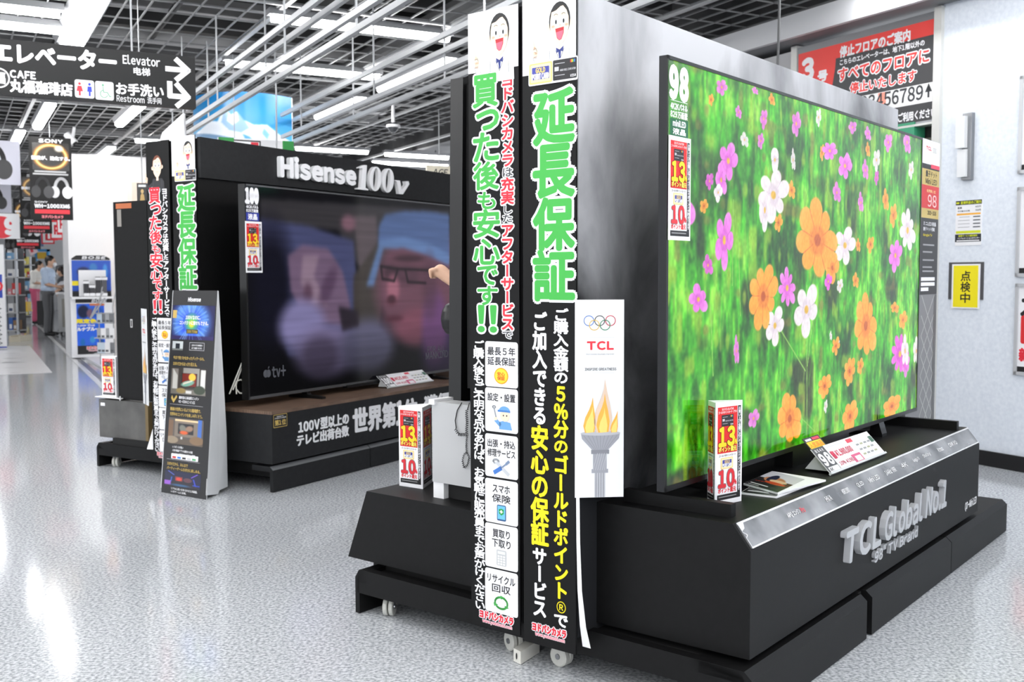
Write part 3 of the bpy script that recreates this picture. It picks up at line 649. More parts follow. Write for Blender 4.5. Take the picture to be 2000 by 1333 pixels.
m = MB(); zb, zt = (fb.uv(1638, 1099)[1]+fb.uv(1836, 990)[1])/2, (fb.uv(1632, 1048)[1]+fb.uv(1836, 938)[1])/2
m.text3(fb, 'TCL', (u0, zb, fb.uv(1708, 1040)[0], zt), M_SILV, M_SILV, .022, .04, .16, .11)
m.text3(fb, 'Global', (fb.uv(1716, 1040)[0], zb, fb.uv(1790, 1000)[0], zt), M_SILV, M_SILV, .022, .032, .16, .12)
m.text3(fb, 'No.1', (fb.uv(1797, 1000)[0], zb, u1-.02, zt), M_SILV, M_SILV, .022, .036, .16, .12)
zb, zt = (fb.uv(1706, 1094)[1]+fb.uv(1784, 1051)[1])/2, (fb.uv(1706, 1070)[1]+fb.uv(1784, 1030)[1])/2
m.text3(fb, '98" TV Brand', (fb.uv(1702, 1080)[0], zb, fb.uv(1786, 1040)[0], zt), M_SILV, M_SILV, .012, .03, .12)
m.build('raised_lettering', t, label='raised silver lettering')
m = MB(); r = fb.box(1884, 976, 1906, 993); m.text(fb, 'QD-Mini LED', r, LT, .001, .03, shear=.2); m.build('small_lettering', t)
# feature column at the far end of the wall
m = MB().mat(mk('column_grey', (128, 128, 130), .5)); m.fbox(T, 2.45, 2.9, -.2611, -.102, .1555, 1.914); fc = m.build('feature_column', t, label='slim panel with white, gold and red features beside the screen')
pb = fboard(T, 0, -.102); m = MB(); U = lambda x, y: pb.uv(x, y)
def band(x0, x1, y0, y1, c, n=.001):
    xm = (y0+y1)/2; a = pb.uv(x0, y0); b = pb.uv(x1, y0+6); d = pb.uv(x0, y1); m.rect(pb, (a[0], d[1], b[0], a[1]), c, n)
z = lambda y: pb.uv(1802, y)[1]; PW = (2.45, 2.9)
for z0, z1, c in ((z(318), 1.913, WH), (z(328), z(318), BK), (z(425), z(328), ink(196, 172, 100)), (z(406), z(360), ink(206, 44, 48)), (z(576), z(425), ink(38, 38, 40))): m.rect(pb, (PW[0], z0, PW[1], z1), c, .001 if c is not ink(206, 44, 48) else .0014)
m.rect(pb, (2.76, z(325), 2.9, z(317)), ink(226, 60, 90), .0014)
m.text(pb, 'TCL', (2.68, z(290), 2.76, z(283)), RED, .0016, .05); 
for q in range(5): m.loop(pb, 2.79+.012*q, z(288), .008, .012, .002, ink(190, 190, 180), .0016, 12)
m.text(pb, '量子ドット', (2.68, z(343), 2.86, z(331)), BK, .0016, .02); m.text(pb, 'Mini LED', (2.68, z(357), 2.86, z(346)), BK, .0016, .02)
m.text(pb, '98', (2.72, z(402), 2.86, z(378)), ink(236, 200, 196), .0018, .01); m.text(pb, '世界第１位', (2.7, z(374), 2.84, z(368)), ink(246, 220, 150), .0018, .02); m.text(pb, '2025-2026', (2.72, z(418), 2.86, z(410)), BK, .0016, .02)
m.text(pb, 'ミニLED液晶', (2.66, z(440), 2.86, z(432)), WH, .0016, .02); m.text(pb, '量子ドット搭載', (2.66, z(450), 2.84, z(443)), WH, .0016, .02); m.text(pb, 'Google TV', (2.66, z(462), 2.8, z(456)), YEL, .0016, .02)
for k, y in enumerate((478, 492, 508, 522, 530)): m.rect(pb, (2.66, z(y)-.004, 2.84-.03*(k % 2), z(y)+.004), ink(150, 150, 152), .0016)
for k, y in enumerate((546, 556, 566)): m.rect(pb, (2.64, z(y+3), 2.86-.1*(k == 2), z(y-4)), WH, .0016)
DG = ink(176, 176, 174)
zz = z(578)
while zz > .2:
    m.stroke(pb, [(2.66, zz), (2.86, zz-.2)], .007, DG, .001); m.stroke(pb, [(2.86, zz), (2.66, zz-.2)], .007, DG, .001); zz -= .1
m.rect(pb, (2.86, .16, 2.9, z(577)), ink(92, 92, 92), .0015); m.build('feature_print', fc)
banner_left(T, TL, 'tall black banner with green headline and red side line, left of the near pair')
banner_right(T, TR, 'tall black banner with four big green characters above yellow lettering, nearest of all')
m = MB().mat(M_PAPER); pts = [(0, .62), (.004, .45), (.014, .3), (.035, .19), (.06, .125)]       # curled backing sheet beside the banner
V = []; 
for x, zz in pts: V += [T.P(-.0725+x*.3, -.2595+x*.2, zz), T.P(-.0725+x*.3, -.2595+.012+x*.5, zz)]
m.add(V, [(2*i, 2*i+1, 2*i+3, 2*i+2) for i in range(4)]); m.add([v+Vector((0, .001, 0)) for v in map(Vector, V)], [(2*i+2, 2*i+3, 2*i+1, 2*i) for i in range(4)])
m.build('curled_sheet', label='curled white backing sheet below the torch poster', cat='sheet')
# torch poster
def torch_poster(O, R, w, h, label):
    bd = Board(O, R, ZV); t = thing('torch_poster', label, 'poster', O+Vector(R)*w/2, math.atan2(R[1], R[0]), 'white torch posters')
    m = MB().mat(M_CARD); m.bbox(bd, 0, 0, w, h, -.004, 0); m.build('board', t)
    X = lambda x: w*x; Y = lambda y: h*y; m = MB()
    for k, (c, x, y) in enumerate((((70, 120, 200), .28, .895), ((60, 62, 66), .5, .895), ((206, 60, 80), .72, .895), ((226, 190, 90), .39, .873), ((60, 140, 100), .61, .873))): m.loop(bd, X(x), Y(y), w*.1, w*.1, .0022, ink(*c), .001+.0002*k)
    m.build('ring_emblem', t); m = MB(); m.text(bd, 'TCL', (X(.25), Y(.75), X(.78), Y(.79)), RED, .001, .05); G = ink(110, 112, 116)
    m.text(bd, 'Worldwide Olympic Partner', (X(.22), Y(.722), X(.8), Y(.731)), ink(170, 172, 176), .001, .02); m.text(bd, 'INSPIRE GREATNESS', (X(.2), Y(.645), X(.84), Y(.658)), G, .001, .03)
    for y in (.81, .632): m.rect(bd, (X(.25), Y(y), X(.8), Y(y)+.001), ink(200, 202, 204), .001)
    m.build('poster_lettering', t)
    m = MB(); ST = (ink(150, 152, 160), ink(176, 178, 184), ink(126, 128, 136))
    m.rect(bd, (X(.4), 0, X(.62), Y(.13)), ST[1], .001)
    for k in range(4): m.rect(bd, (X(.425+.05*k), 0, X(.44+.05*k), Y(.13)), ST[2], .0013)
    m.rect(bd, (X(.34), Y(.125), X(.68), Y(.145)), ST[0], .0014); m.rect(bd, (X(.37), Y(.14), X(.65), Y(.225)), ST[0], .0012)
    for k in range(6): m.stroke(bd, [(X(.37+.047*k), Y(.14)), (X(.37+.047*k+.09 if k < 4 else .65), Y(.225))], .0014, ST[1], .0015)
    m.rect(bd, (X(.33), Y(.222), X(.7), Y(.243)), ST[2], .0014); m.poly(bd, [(X(.36), Y(.24)), (X(.67), Y(.24)), (X(.9), Y(.3)), (X(.92), Y(.325)), (X(.12), Y(.325)), (X(.14), Y(.3))], ST[0], .0012)
    for k in range(9): m.stroke(bd, [(X(.4+.03*k), Y(.245)), (X(.18+.085*k), Y(.315))], .0012, ST[2], .0015)
    m.ell(bd, X(.52), Y(.327), w*.41, h*.012, ST[1], .0016); m.build('torch_drawing', t)
    m = MB()
    def flame(cx, cy, s, tilt, cols):
        for k, c in enumerate(cols):
            q = 1-.27*k; m.poly(bd, [(X(cx+x*s*q+tilt*y*y*.6), Y(cy+y*s*q*.62)) for x, y in ((-.34, 0), (-.48, .2), (-.36, .45), (-.12, .68), (.0, .85), (.04, 1.05), (.16, .8), (.3, .58), (.42, .3), (.34, .02))], c, .002+.0004*k)
    fl = (ink(214, 190, 170), ink(240, 170, 66), ink(250, 206, 110))
    flame(.58, .33, .42, .02, fl); flame(.3, .33, .28, .08, fl[1:]); flame(.8, .33, .17, .1, fl[1:]); m.build('flame_drawing', t)
    return t
p0 = T.P(-.085, -.268, 0); p0 = at(1123, 973, p0.y-.012); pt = at(1133, 586, p0.y)
torch_poster(p0, Vector((.995, .09, 0)), at(1219, 973, p0.y).x-p0.x, pt.z-p0.z, 'white poster with torch drawing and coloured rings against the near smoky wall')

# ------------------------------------------------------------------ near television with the flower meadow
t = thing('television', 'large television showing a bright meadow of orange, pink and white flowers', 'television', T.P(1.14, 0, .5509), T.th)
TW, Z0, Z1 = 2.285, .621, 1.87
m = MB().mat(mk('tv_edge', (34, 35, 38), .3, .4)); m.fbox(T, 0, TW, -.024, 0, Z0, Z1); m.build('body', t)
m = MB().mat(M_PLAST); m.fbox(T, .25, TW-.25, -.1, -.024, Z0+.05, Z0+.7); m.build('back_cover', t)
bd = fboard(T, 0, 0); m = MB().mat(M_PLAST)
for r in ((0, Z0, .01, Z1), (TW-.01, Z0, TW, Z1), (0, Z1-.01, TW, Z1), (0, Z0, TW, Z0+.016)): m.bbox(bd, *r, 0, .004)
m.build('bezel', t)
for a in (.42, 1.85):
    m = MB().mat(M_PLAST); m.prism(T, [(-.17, .5515), (-.005, .5515), (-.006, .563), (-.01, .575), (-.03, .64), (-.05, .64), (-.06, .575), (-.17, .563)], a, a+.06); m.build('foot', t)
m = MB().mat(M_PLAST); m.fbox(T, .95, 1.5, -.09, -.02, .5515, .621); m.build('lower_casing', t)
RS = np.random.RandomState(4); NW, NH = 720, 400
P_ = Pic(NW, NH, (70, 165, 30))
n1 = vnoise(NH, NW, 7, 26, 1); n2 = vnoise(NH, NW, 14, 70, 2); n3 = vnoise(NH, NW, 50, 160, 3); n4 = vnoise(NH, NW, 4, 8, 5)
g = np.clip(.45*n1+.35*n2+.2*n3, 0, 1)
lo, md_, hi = np.array((22, 80, 10.)), np.array((74, 184, 30.)), np.array((160, 230, 76.))
k = np.clip((g-.22)/.32, 0, 1)[..., None]; P_.a = lo*(1-k)+md_*k; k = np.clip((g-.56)/.2, 0, 1)[..., None]; P_.a = P_.a*(1-k)+hi*k
k = (np.clip((vnoise(NH, NW, 9, 22, 8)-.72)/.15, 0, 1)*.75)[..., None]*np.clip(1.3-P_.Y[..., None], 0, 1); P_.a = P_.a*(1-k)+np.array((40, 36, 18.))*k
for i in range(260):
    x, y = RS.rand(), RS.rand(); l = .05+.13*RS.rand(); c = [(120, 200, 60), (40, 120, 20), (96, 186, 30), (170, 210, 90), (24, 96, 14)][RS.randint(5)]
    x0, x1 = max(0, int((x-.06)*NW)), min(NW, int((x+.06)*NW)); 
    P_.line(x, y, x+(RS.rand()-.5)*.05, y+l, .0012+.0022*RS.rand(), c, .55) if i < 120 else None
P_.blur(1.1)
k = vnoise(NH, NW, 26, 190, 21)[..., None]; P_.a *= .8+.38*k; k = np.clip((vnoise(NH, NW, 18, 60, 22)-.66)/.2, 0, 1)[..., None]*.6; P_.a = P_.a*(1-k)+np.array((186, 206, 60.))*k; k = np.clip((vnoise(NH, NW, 22, 40, 23)-.76)/.15, 0, 1)[..., None]*.55; P_.a = P_.a*(1-k)+np.array((150, 120, 60.))*k
P_.a *= np.array((.9, .98, .85))
P_.blur(.7)
def uvn(px, py): u, v = bd.uv(px, py); return u/TW, (v-Z0)/(Z1-Z0)
for (x0, y0, x1, y1, w) in ((1575, 560, 1575, 885, .0016), (1512, 630, 1572, 730, .0016), (1592, 575, 1576, 720, .0016), (1430, 390, 1428, 560, .0013), (1385, 600, 1390, 740, .0014), (1720, 700, 1716, 830, .0012), (1640, 800, 1655, 860, .001), (1560, 820, 1620, 880, .001), (1440, 470, 1444, 620, .0012)):
    P_.line(*uvn(x0, y0), *uvn(x1, y1), w, (150, 206, 90), .9)
OR, PK, WT = (248, 166, 50), (232, 122, 224), (236, 226, 230)
def flower(px, py, rx, ry, kind, n=8, al=1, seed=0, fill=.7):
    cx, cy = uvn(px, py); a = uvn(px+rx, py)[0]-cx; b = cy-uvn(px, py+ry)[1]; j0, j1 = max(0, int((cx-1.1*a)*NW)), min(NW, int((cx+1.1*a)*NW)+1); i0, i1 = max(0, int((cy-1.1*b)*NH)), min(NH, int((cy+1.1*b)*NH)+1)
    sl = np.s_[i0:i1, j0:j1]; x = (P_.X[sl]-cx)/a; y = (P_.Y[sl]-cy)/b; r = np.hypot(x, y)+1e-6; th = np.arctan2(y, x)+seed*.7
    f = np.abs(np.cos(n/2*th)); edge = fill+(1-fill)*f**.6+.07*np.sin(3*th+seed)+.1*np.sin(2*th+seed*1.7)*(n > 2)-.04
    k = np.clip((edge-r)/.06, 0, 1)*al; base = {'o': OR, 'p': PK, 'w': WT, 'd': (226, 92, 214)}[kind]
    P_.mix(k, base, sl)
    dk = {'o': (216, 90, 22), 'p': (200, 70, 196), 'w': (204, 184, 204), 'd': (190, 60, 180)}[kind]
    P_.mix(k*np.clip(1-f*7, 0, .75)*(r > .2)*(r < .85), dk, sl); P_.mix(k*np.clip((.42-r)/.3, 0, .4), dk, sl); lt = {'o': (255, 196, 96), 'p': (246, 176, 240), 'w': (252, 246, 248), 'd': (240, 130, 236)}[kind]
    P_.mix(k*np.clip((r-.55)*1.4, 0, .6)*np.clip(np.sin(th*2+seed)*.5+.5, 0, 1), lt, sl)
    P_.mix(np.clip((.17-r)/.05, 0, 1)*al, (196, 90, 20) if kind == 'o' else (226, 180, 60), sl)
for px, py, rx, ry, kd in ((1386, 190, 6, 14, 'o'), (1506, 190, 7, 13, 'o'), (1407, 165, 12, 18, 'p'), (1440, 215, 7, 14, 'p'), (1490, 228, 8, 22, 'p'), (1554, 238, 10, 28, 'p'), (1598, 225, 6, 20, 'w'), (1473, 172, 7, 8, 'p'), (1484, 272, 7, 18, 'p'), (1452, 270, 9, 16, 'w'), (1665, 245, 9, 14, 'p'), (1695, 258, 7, 15, 'p'), (1735, 275, 9, 20, 'p'), (1772, 275, 8, 26, 'p'), (1605, 295, 5, 18, 'o'), (1695, 290, 5, 16, 'o'), (1548, 310, 5, 24, 'w'), (1383, 352, 9, 18, 'd'), (1372, 402, 9, 16, 'o'), (1545, 370, 8, 20, 'o'), (1519, 435, 9, 20, 'o'), (1681, 395, 6, 22, 'p'), (1634, 375, 9, 22, 'p'), (1655, 315, 9, 20, 'p'), (1712, 310, 8, 24, 'w'), (1690, 330, 7, 22, 'p'), (1730, 390, 7, 24, 'o'), (1745, 420, 8, 26, 'o'), (1671, 550, 7, 17, 'o'), (1700, 478, 8, 18, 'o'), (1676, 480, 5, 15, 'o'), (1648, 470, 6, 12, 'd'), (1380, 520, 11, 22, 'd'), (1436, 690, 6, 32, 'p'), (1748, 604, 9, 12, 'o'), (1764, 628, 9, 20, 'o'), (1770, 720, 8, 22, 'p'), (1680, 720, 7, 18, 'o'), (1622, 660, 3, 10, 'w'), (1636, 672, 4, 10, 'w'), (1790, 690, 7, 30, 'w'), (1612, 800, 4, 14, 'w'), (1470, 825, 12, 20, 'p'), (1640, 560, 7, 15, 'w'), (1712, 345, 5, 16, 'd'), (1780, 330, 6, 20, 'w')):
    flower(px, py, rx, ry, kd, 5, .92, px % 7, .62)
for px, py, rx, ry, kd, n, fl in ((1420, 312, 20, 42, 'p', 5, .6), (1406, 350, 12, 34, 'p', 5, .7), (1400, 375, 9, 20, 'w', 4, .7), (1412, 470, 20, 62, 'p', 5, .5), (1318, 395, 38, 58, 'p', 4, .6), (1361, 588, 20, 32, 'p', 5, .55), (1509, 380, 32, 56, 'w', 6, .55), (1512, 310, 9, 28, 'w', 2, .8), (1492, 410, 12, 44, 'w', 4, .7), (1620, 292, 16, 20, 'p', 6, .6), (1650, 322, 15, 28, 'p', 5, .5), (1612, 455, 6, 50, 'w', 2, .8), (1650, 480, 22, 42, 'w', 5, .5), (1773, 450, 16, 45, 'w', 7, .6), (1749, 500, 14, 34, 'p', 6, .6), (1512, 640, 20, 42, 'w', 5, .55), (1574, 608, 26, 56, 'w', 5, .5), (1536, 565, 18, 42, 'p', 8, .5), (1489, 582, 30, 70, 'o', 8, .72), (1596, 470, 42, 84, 'o', 8, .74), (1625, 525, 14, 34, 'o', 5, .7), (1617, 552, 8, 18, 'd', 4, .6), (1691, 640, 23, 66, 'o', 8, .74), (1758, 696, 18, 42, 'd', 9, .5), (1768, 690, 8, 34, 'w', 5, .6), (1610, 760, 14, 25, 'o', 7, .7), (1632, 680, 9, 20, 'o', 5, .4), (1659, 730, 12, 30, 'o', 7, .7), (1541, 825, 25, 54, 'o', 7, .76), (1660, 820, 16, 34, 'o', 6, .74), (1742, 800, 18, 24, 'o', 6, .76)):
    flower(px, py, rx, ry, kd, n, 1, px % 5, fl)
P_.a += (vnoise(NH, NW, 120, 220, 11)[..., None]-.5)*22
P_.build('screen', bd, (.01, Z0+.016, TW-.01, Z1-.01), paintmat('meadow_screen', 1.0, .09, .5), .0015, t)
# size label and points card on the screen
def size_label(bd, x0, y0, x1, y1, big, kind, kc, label, pan):
    u0, v0, u1, v1 = bd.box(x0, y0, x1, y1); w, h = u1-u0, v1-v0; n0 = .0056
    t = thing('size_label', label, 'label', bd.p((u0+u1)/2, v0, n0), 0); MWI[t] = Matrix.Translation(bd.p((u0+u1)/2, v0, n0)).inverted()
    m = MB().mat(pan); m.bbox(bd, u0, v0, u1, v1, n0-.001, n0); m.build('clear_film', t)
    m = MB(); m.text(bd, big, (u0+w*.08, v0+h*.52, u1-w*.06, v1-h*.07), WH, n0+.001, .07, gap=.13)
    m.text(bd, '4K2Kパネル', (u0+w*.1, v0+h*.36, u1-w*.06, v0+h*.45), WH, n0+.001, .04); m.text(bd, '829万画素', (u0+w*.1, v0+h*.25, u1-w*.06, v0+h*.345), WH, n0+.001, .04)
    m.rect(bd, (u0+w*.1, v0+h*.475, u1-w*.06, v0+h*.482), WH, n0+.001); m.rect(bd, (u0+w*.08, v0+.001, u1, v0+h*.24), kc, n0+.0005)
    k = kind.split('/')
    for i, q in enumerate(k): hh = h*.22/len(k); m.text(bd, q, (u0+w*.22, v0+h*.235-hh*(i+.88), u1-w*.14, v0+h*.235-hh*(i+.14)), WH, n0+.001, .05)
    m.build('label_lettering', t)
def points_card(bd, x0, y0, x1, y1, label):
    u0, v0, u1, v1 = bd.box(x0, y0, x1, y1); n0 = .008
    t = thing('points_card', label, 'card', bd.p((u0+u1)/2, v0, n0), 0, 'points cards on the screens')
    m = MB().mat(M_PAPER); m.bbox(bd, u0, v0, u1, v1, n0-.002, n0); m.build('card', t)
    m = MB(); point_print(m, bd, (u0+.003, v0+.003, u1-.003, v1-.003), n0+.0005); m.build('printed_face', t)
FILM = mk('clear_film', (120, 170, 110), .2, alpha=.28)
size_label(bd, 1302, 124, 1341, 268, '98', 'miniLED/液晶', ink(20, 96, 60), 'screen size label reading 98 at the top left of the meadow screen', FILM)
points_card(bd, 1301.5, 268, 1344, 470, 'tall red and white points card stuck on the left edge of the meadow screen')
# things lying on the near cabinet
zt = .551; B_, C_ = onz(1396, 990, zt), onz(1448, 979, zt); A_ = T.P(.25, .008, zt)
tri_stand((A_, B_, C_), .315, 'three-sided red and white points stand in front of the meadow screen', T.th)
def booklet(p, label, cover, th=.006, dz=0):
    q = [onz(x, y, zt+dz) for x, y in p]; t = thing('brochure', label, 'brochure', sum(q, Vector())/4, T.th, 'brochures on the near cabinet')
    m = MB().mat(M_PAPER); m.extr(q, ZV*th); m.build('pages', t)
    bdq = Board(q[0]+ZV*(th), q[1]-q[0], (q[3]-q[0])-(q[1]-q[0])*((q[3]-q[0]).dot(q[1]-q[0])/(q[1]-q[0]).length_squared)); sk = (q[3]-q[0]).dot(bdq.R)
    w, h = (q[1]-q[0]).length, (q[3]-q[0]).dot(bdq.U)
    pc = Pic(60, 80, (40, 38, 40)); cover(pc); o = pc.build('cover', Board(bdq.O, bdq.R, (q[3]-q[0])), (.002, .002, w-.002, (q[3]-q[0]).length-.002), paintmat('printed_picture', 0, .25), .0008, t)
def cov1(p):
    p.rect(0, .55, 1, 1, (214, 214, 220)); p.ell(.45, .55, .3, .16, (190, 130, 90)); p.ell(.35, .62, .12, .2, (40, 44, 70)); p.ell(.6, .5, .25, .08, (226, 190, 150)); p.ell(.6, .38, .3, .07, (200, 80, 40)); p.line(.1, .3, .9, .42, .02, (170, 60, 40)); p.rect(.08, .12, .6, .16, (220, 220, 220)); p.rect(.08, .05, .4, .07, (180, 180, 180))
def cov2(p):
    p.rect(0, .6, 1, 1, (206, 206, 212)); p.ell(.3, .6, .2, .2, (150, 60, 70)); p.rect(.1, .1, .7, .15, (200, 200, 205))
booklet(((1447, 966), (1517, 974), (1590, 946), (1496, 934)), 'lower black brochure of the pile on the near cabinet', cov2)
booklet(((1452, 948), (1519, 967), (1613, 941), (1508, 924)), 'upper brochure with white back edge and orange picture on the near cabinet', cov1, dz=.008)
def price_card(F, bx, b0, dz, size, price, label, zc, c98=BK):       # leaning price card: bx = bottom left, bottom right, top left as seen
    pl, pr = onz(*bx[0], zc), onz(*bx[1], zc); fbk = Board(F.P(0, b0, 0), F.A, ZV); ul = fbk.uv(*bx[2]); tl = fbk.p(*ul)
    up = tl-pl; R0 = (pr-pl); up = up-R0*(up.dot(R0)/R0.length_squared); bd = Board(pl, R0, up); w, h = R0.length, up.length
    t = thing('price_card', label, 'price card', (pl+pr)/2, F.th)
    m = MB().mat(M_PAPER); m.bbox(bd, 0, 0, w, h, -.003, 0); m.build('card', t)
    m = MB().mat(mk('clear_holder', (210, 214, 216), .15)); m.bbox(bd, -.004, -.004, w+.004, .004, -.006, .004); m.extr([bd.p(.03, .006, -.004), bd.p(.03, h*.8, -.004), bd.p(.03, .006, -.004)-F.N*(.1)], bd.R*(w-.06)); m.build('holder', t)
    m = MB(); G = ink(150, 152, 154); PKR = ink(206, 40, 80)
    m.rect(bd, (0, 0, w*.19, h), ink(72, 73, 76), .0006); m.text(bd, 'ＢＳ４Ｋ', (w*.03, h*.82, w*.16, h*.93), WH, .001, .03); m.text(bd, size, (w*.02, h*.3, w*.17, h*.74), WH, .001, .06, gap=.12); m.rect(bd, (w*.02, h*.03, w*.18, h*.22), WH, .001); m.text(bd, '4K', (w*.03, h*.06, w*.08, h*.19), BK, .0014, .03)
    m.text(bd, '特価', (w*.21, h*.42, w*.26, h*.72), PKR, .001, .05); m.text(bd, price, (w*.28, h*.44, w*.56, h*.7), PKR, .001, .035, gap=.12); m.text(bd, '10% '+'¥198,000'[:5], (w*.22, h*.12, w*.46, h*.28), ink(190, 60, 90), .001, .03)
    m.rect(bd, (w*.22, h*.88, w*.5, h*.9), ink(200, 205, 225), .001); m.rect(bd, (w*.56, h*.8, w*.66, h*.95), ink(220, 70, 90), .001); m.rect(bd, (w*.46, h*.05, w*.62, h*.36), ink(210, 90, 130), .001); m.rect(bd, (w*.5, h*.07, w*.6, h*.27), WH, .0014)
    for i in range(4):
        for j in range(3): m.rect(bd, (w*(.66+.07*i), h*(.2+.2*j), w*(.71+.07*i), h*(.27+.2*j)), G if (i+j) % 3 else ink(170, 172, 140), .001)
    m.rect(bd, (w*.93, h*.55, w*.99, h*.8), ink(70, 110, 90), .001)
    for y in (.15, .5, .75): m.rect(bd, (w*.63, h*y, w*.98, h*y+.001), ink(180, 180, 184), .001)
    m.build('card_print', t); return bd, w, h, t
bdp, w, h, pt = price_card(T, ((1623, 926), (1729, 885), (1598, 874)), .075, 0, '98', '¥1,980,000', 'large slanted price card marked 98 on the near cabinet', zt+.007)
m = MB().mat(ink(40, 40, 42)); m.bbox(bdp, w*.07, h*.9, w*.33, h*1.5, -.018, -.016); yt = m
m.rect(bdp, (w*.08, h*1.03, w*.31, h*1.33), ink(250, 210, 50), -.0155); m.text(bdp, '人気商品', (w*.09, h*1.08, w*.3, h*1.29), ink(246, 150, 30), -.015, .04)
m.rect(bdp, (w*.09, h*1.36, w*.18, h*1.44), WH, -.0155); m.rect(bdp, (w*.2, h*1.36, w*.31, h*1.46), ink(230, 60, 90), -.0155)
m.build('yellow_tag', pt, label='yellow and black tag behind the card')
# left side of the near unit
eb = eboard(T, .24, 0); u0, _ = eb.uv(880, 155); u1 = -.69; zl = eb.uv(874, 783)[1]; zh = eb.uv(880, 155)[1]
t = thing('television', 'black television seen edge-on behind the left tall banner of the near display', 'television', T.P(1.1, u0, .46), T.th)
m = MB().mat(M_PLAST); m.hexa([T.P(a, b, z) for z, k in ((zl, -.02), (zh, 0)) for a, b in ((.24, u0+.06+k), (2.1, u0+.06+k), (2.1, u0+k), (.24, u0+k))]); m.build('body', t)
m = MB().mat(M_DARK); m.fbox(T, .26, 2.0, u0+.055, -.68, zl+.05, zh-.02); m.build('mount', t)
for a in (.45, 1.6): m = MB().mat(M_PLAST); m.fbox(T, a, a+.08, u0-.04, u0+.2, .456, zl+.02); m.build('foot', t)
eb = eboard(T, .1, 0); ub = eb.box(843, 785, 925, 945); t = thing('grey_box', 'pale grey box with hanging black cord left of the tall near banner', 'box', T.P(.15, (ub[0]+ub[2])/2, .4545), T.th)
gx0, gx1 = eb.uv(844, 860)[0], -.74
m = MB().mat(M_GREYBOX); m.fbox(T, .1, .18, gx0, gx1, eb.uv(845, 941)[1], eb.uv(845, 785)[1]); m.build('body', t)
m = MB().mat(M_WHITE); m.fbox(T, .105, .135, gx0, gx0+.05, .4545, eb.uv(845, 941)[1]); m.build('leg', t); m = MB().mat(M_WHITE); m.fbox(T, .09, .19, gx0-.006, gx0+.022, eb.uv(845, 790)[1], eb.uv(845, 780)[1]); m.build('corner_cap', t)
m = MB().mat(M_DARK); m.fbox(T, .13, .22, gx0+.05, -.7, .4545, eb.uv(845, 941)[1]); m.build('stand', t, label='dark support block under the box')
e2 = eboard(T, .096, 0); P2 = lambda x, y: e2.p(*e2.uv(x, y))
def coil(path, r=.006, turns=1.0, thick=.0022):
    pts = []; L = 0
    for p, q in zip(path, path[1:]):
        n = max(2, int((q-p).length/.0022)); d = (q-p).normalized(); x = d.cross(T.A).normalized()
        for i in range(n): ph = L*900; pts.append(p.lerp(q, i/n)+x*math.cos(ph)*r+T.A*(-r+math.sin(ph)*r*.6)); L += (q-p).length/n
    return pts
m = MB().mat(mk('cord_black', (36, 36, 38), .5)); m.tube([P2(x, y) for x, y in ((902, 787), (893, 802), (889, 822), (891, 837))], .002, 5)
m.tube(coil([P2(x, y) for x, y in ((891, 837), (898, 848), (914, 850))]), .0016, 4); m.tube(coil([P2(x, y) for x, y in ((914, 800), (914, 850))]), .0016, 4); m.tube([P2(x, y) for x, y in ((917, 787), (913, 800))], .0018, 5)
m.tube(coil([P2(x, y) for x, y in ((914, 850), (912, 872), (913, 884), (918, 894), (915, 908), (908, 914), (905, 900), (908, 888), (914, 884))], .004), .0016, 4); m.build('security_cord', t, label='black coiled security cord')
m = MB().mat(M_OFFW); m.fbox(T, .12, .17, -.83, -.78, eb.uv(845, 785)[1]+.001, eb.uv(845, 785)[1]+.018); m.build('plug_adapter', label='small cream plug adapter on top of the pale grey box', cat='adapter')
zc = .4543; A_, B_, C_ = onz(780, 949, zc), onz(826, 956, zc), onz(846, 941, zc)
tri_stand((A_, B_, C_), at(826, 797, B_.y).z-zc, 'three-sided points stand at the left corner of the near display, beside the pale grey box', T.th)
q = [onz(x, y, .002) for x, y in ((1003, 1292), (1017, 1299), (1054, 1275), (1040, 1268))]; hz_ = at(1003, 1268, q[0].y).z
m = MB().mat(M_OFFW); m.extr(q, ZV*(hz_)); b0 = m.build('floor_block', label='small off-white block on the floor between the casters of the near display', cat='block')
bq = Board(q[0], q[1]-q[0], ZV); m = MB(); m.ell(bq, (q[1]-q[0]).length*.45, hz_*.5, .004, .011, BK, .001); m.build('socket', b0)
# ------------------------------------------------------------------ far display unit (black wall, walnut top)
t = thing('display_unit', 'far black double-sided television display with walnut top and white raised lettering', 'display stand', H.P(1.3, -.5, 0), H.th)
unit_base(H, t, -.03, (-.08, .822, 1.75, 2.8), -1.35, (.1503, .1249), -.022, mk('skirt_sheen', (128, 130, 133), .3, .3))
m = MB().mat(M_BLACK); m.fbox(H, -.09, 2.9, -.4927, -.285, .15, 2.07); m.build('display_wall', t)
m = MB().mat(M_CHAR); m.fbox(H, -.088, 2.9, -.286, -.262, 1.838, 2.077); m.build('header', t)
m = MB().mat(M_BLACK); m.fbox(H, -.09, 2.9, -.719, -.515, .15, 2.07); m.build('rear_wall', t)
m = MB().mat(M_CHAR); m.fbox(H, -.08, 2.6, -.285, .262, .166, .455); m.build('front_cabinet', t)
m = MB().mat(M_WOOD); m.fbox(H, -.083, 2.603, -.285, .265, .455, .4738); m.build('cabinet_top', t, label='walnut wood top')
m = MB().mat(M_DARK); m.fbox(H, -.02, 2.5, -1.2, .2, .145, .2); m.build('plinth', t)
m = MB().mat(M_CONC); m.fbox(H, 0, 2.4, -1.353, -.905, .195, .4447); m.mat(mk('raw_board', (116, 98, 66), .6)); m.fbox(H, .0, 2.4, -.905, -.878, .195, .4447); m.build('rear_cabinet', t, label='concrete-look rear cabinet')
eh = eboard(H, .03, 0)
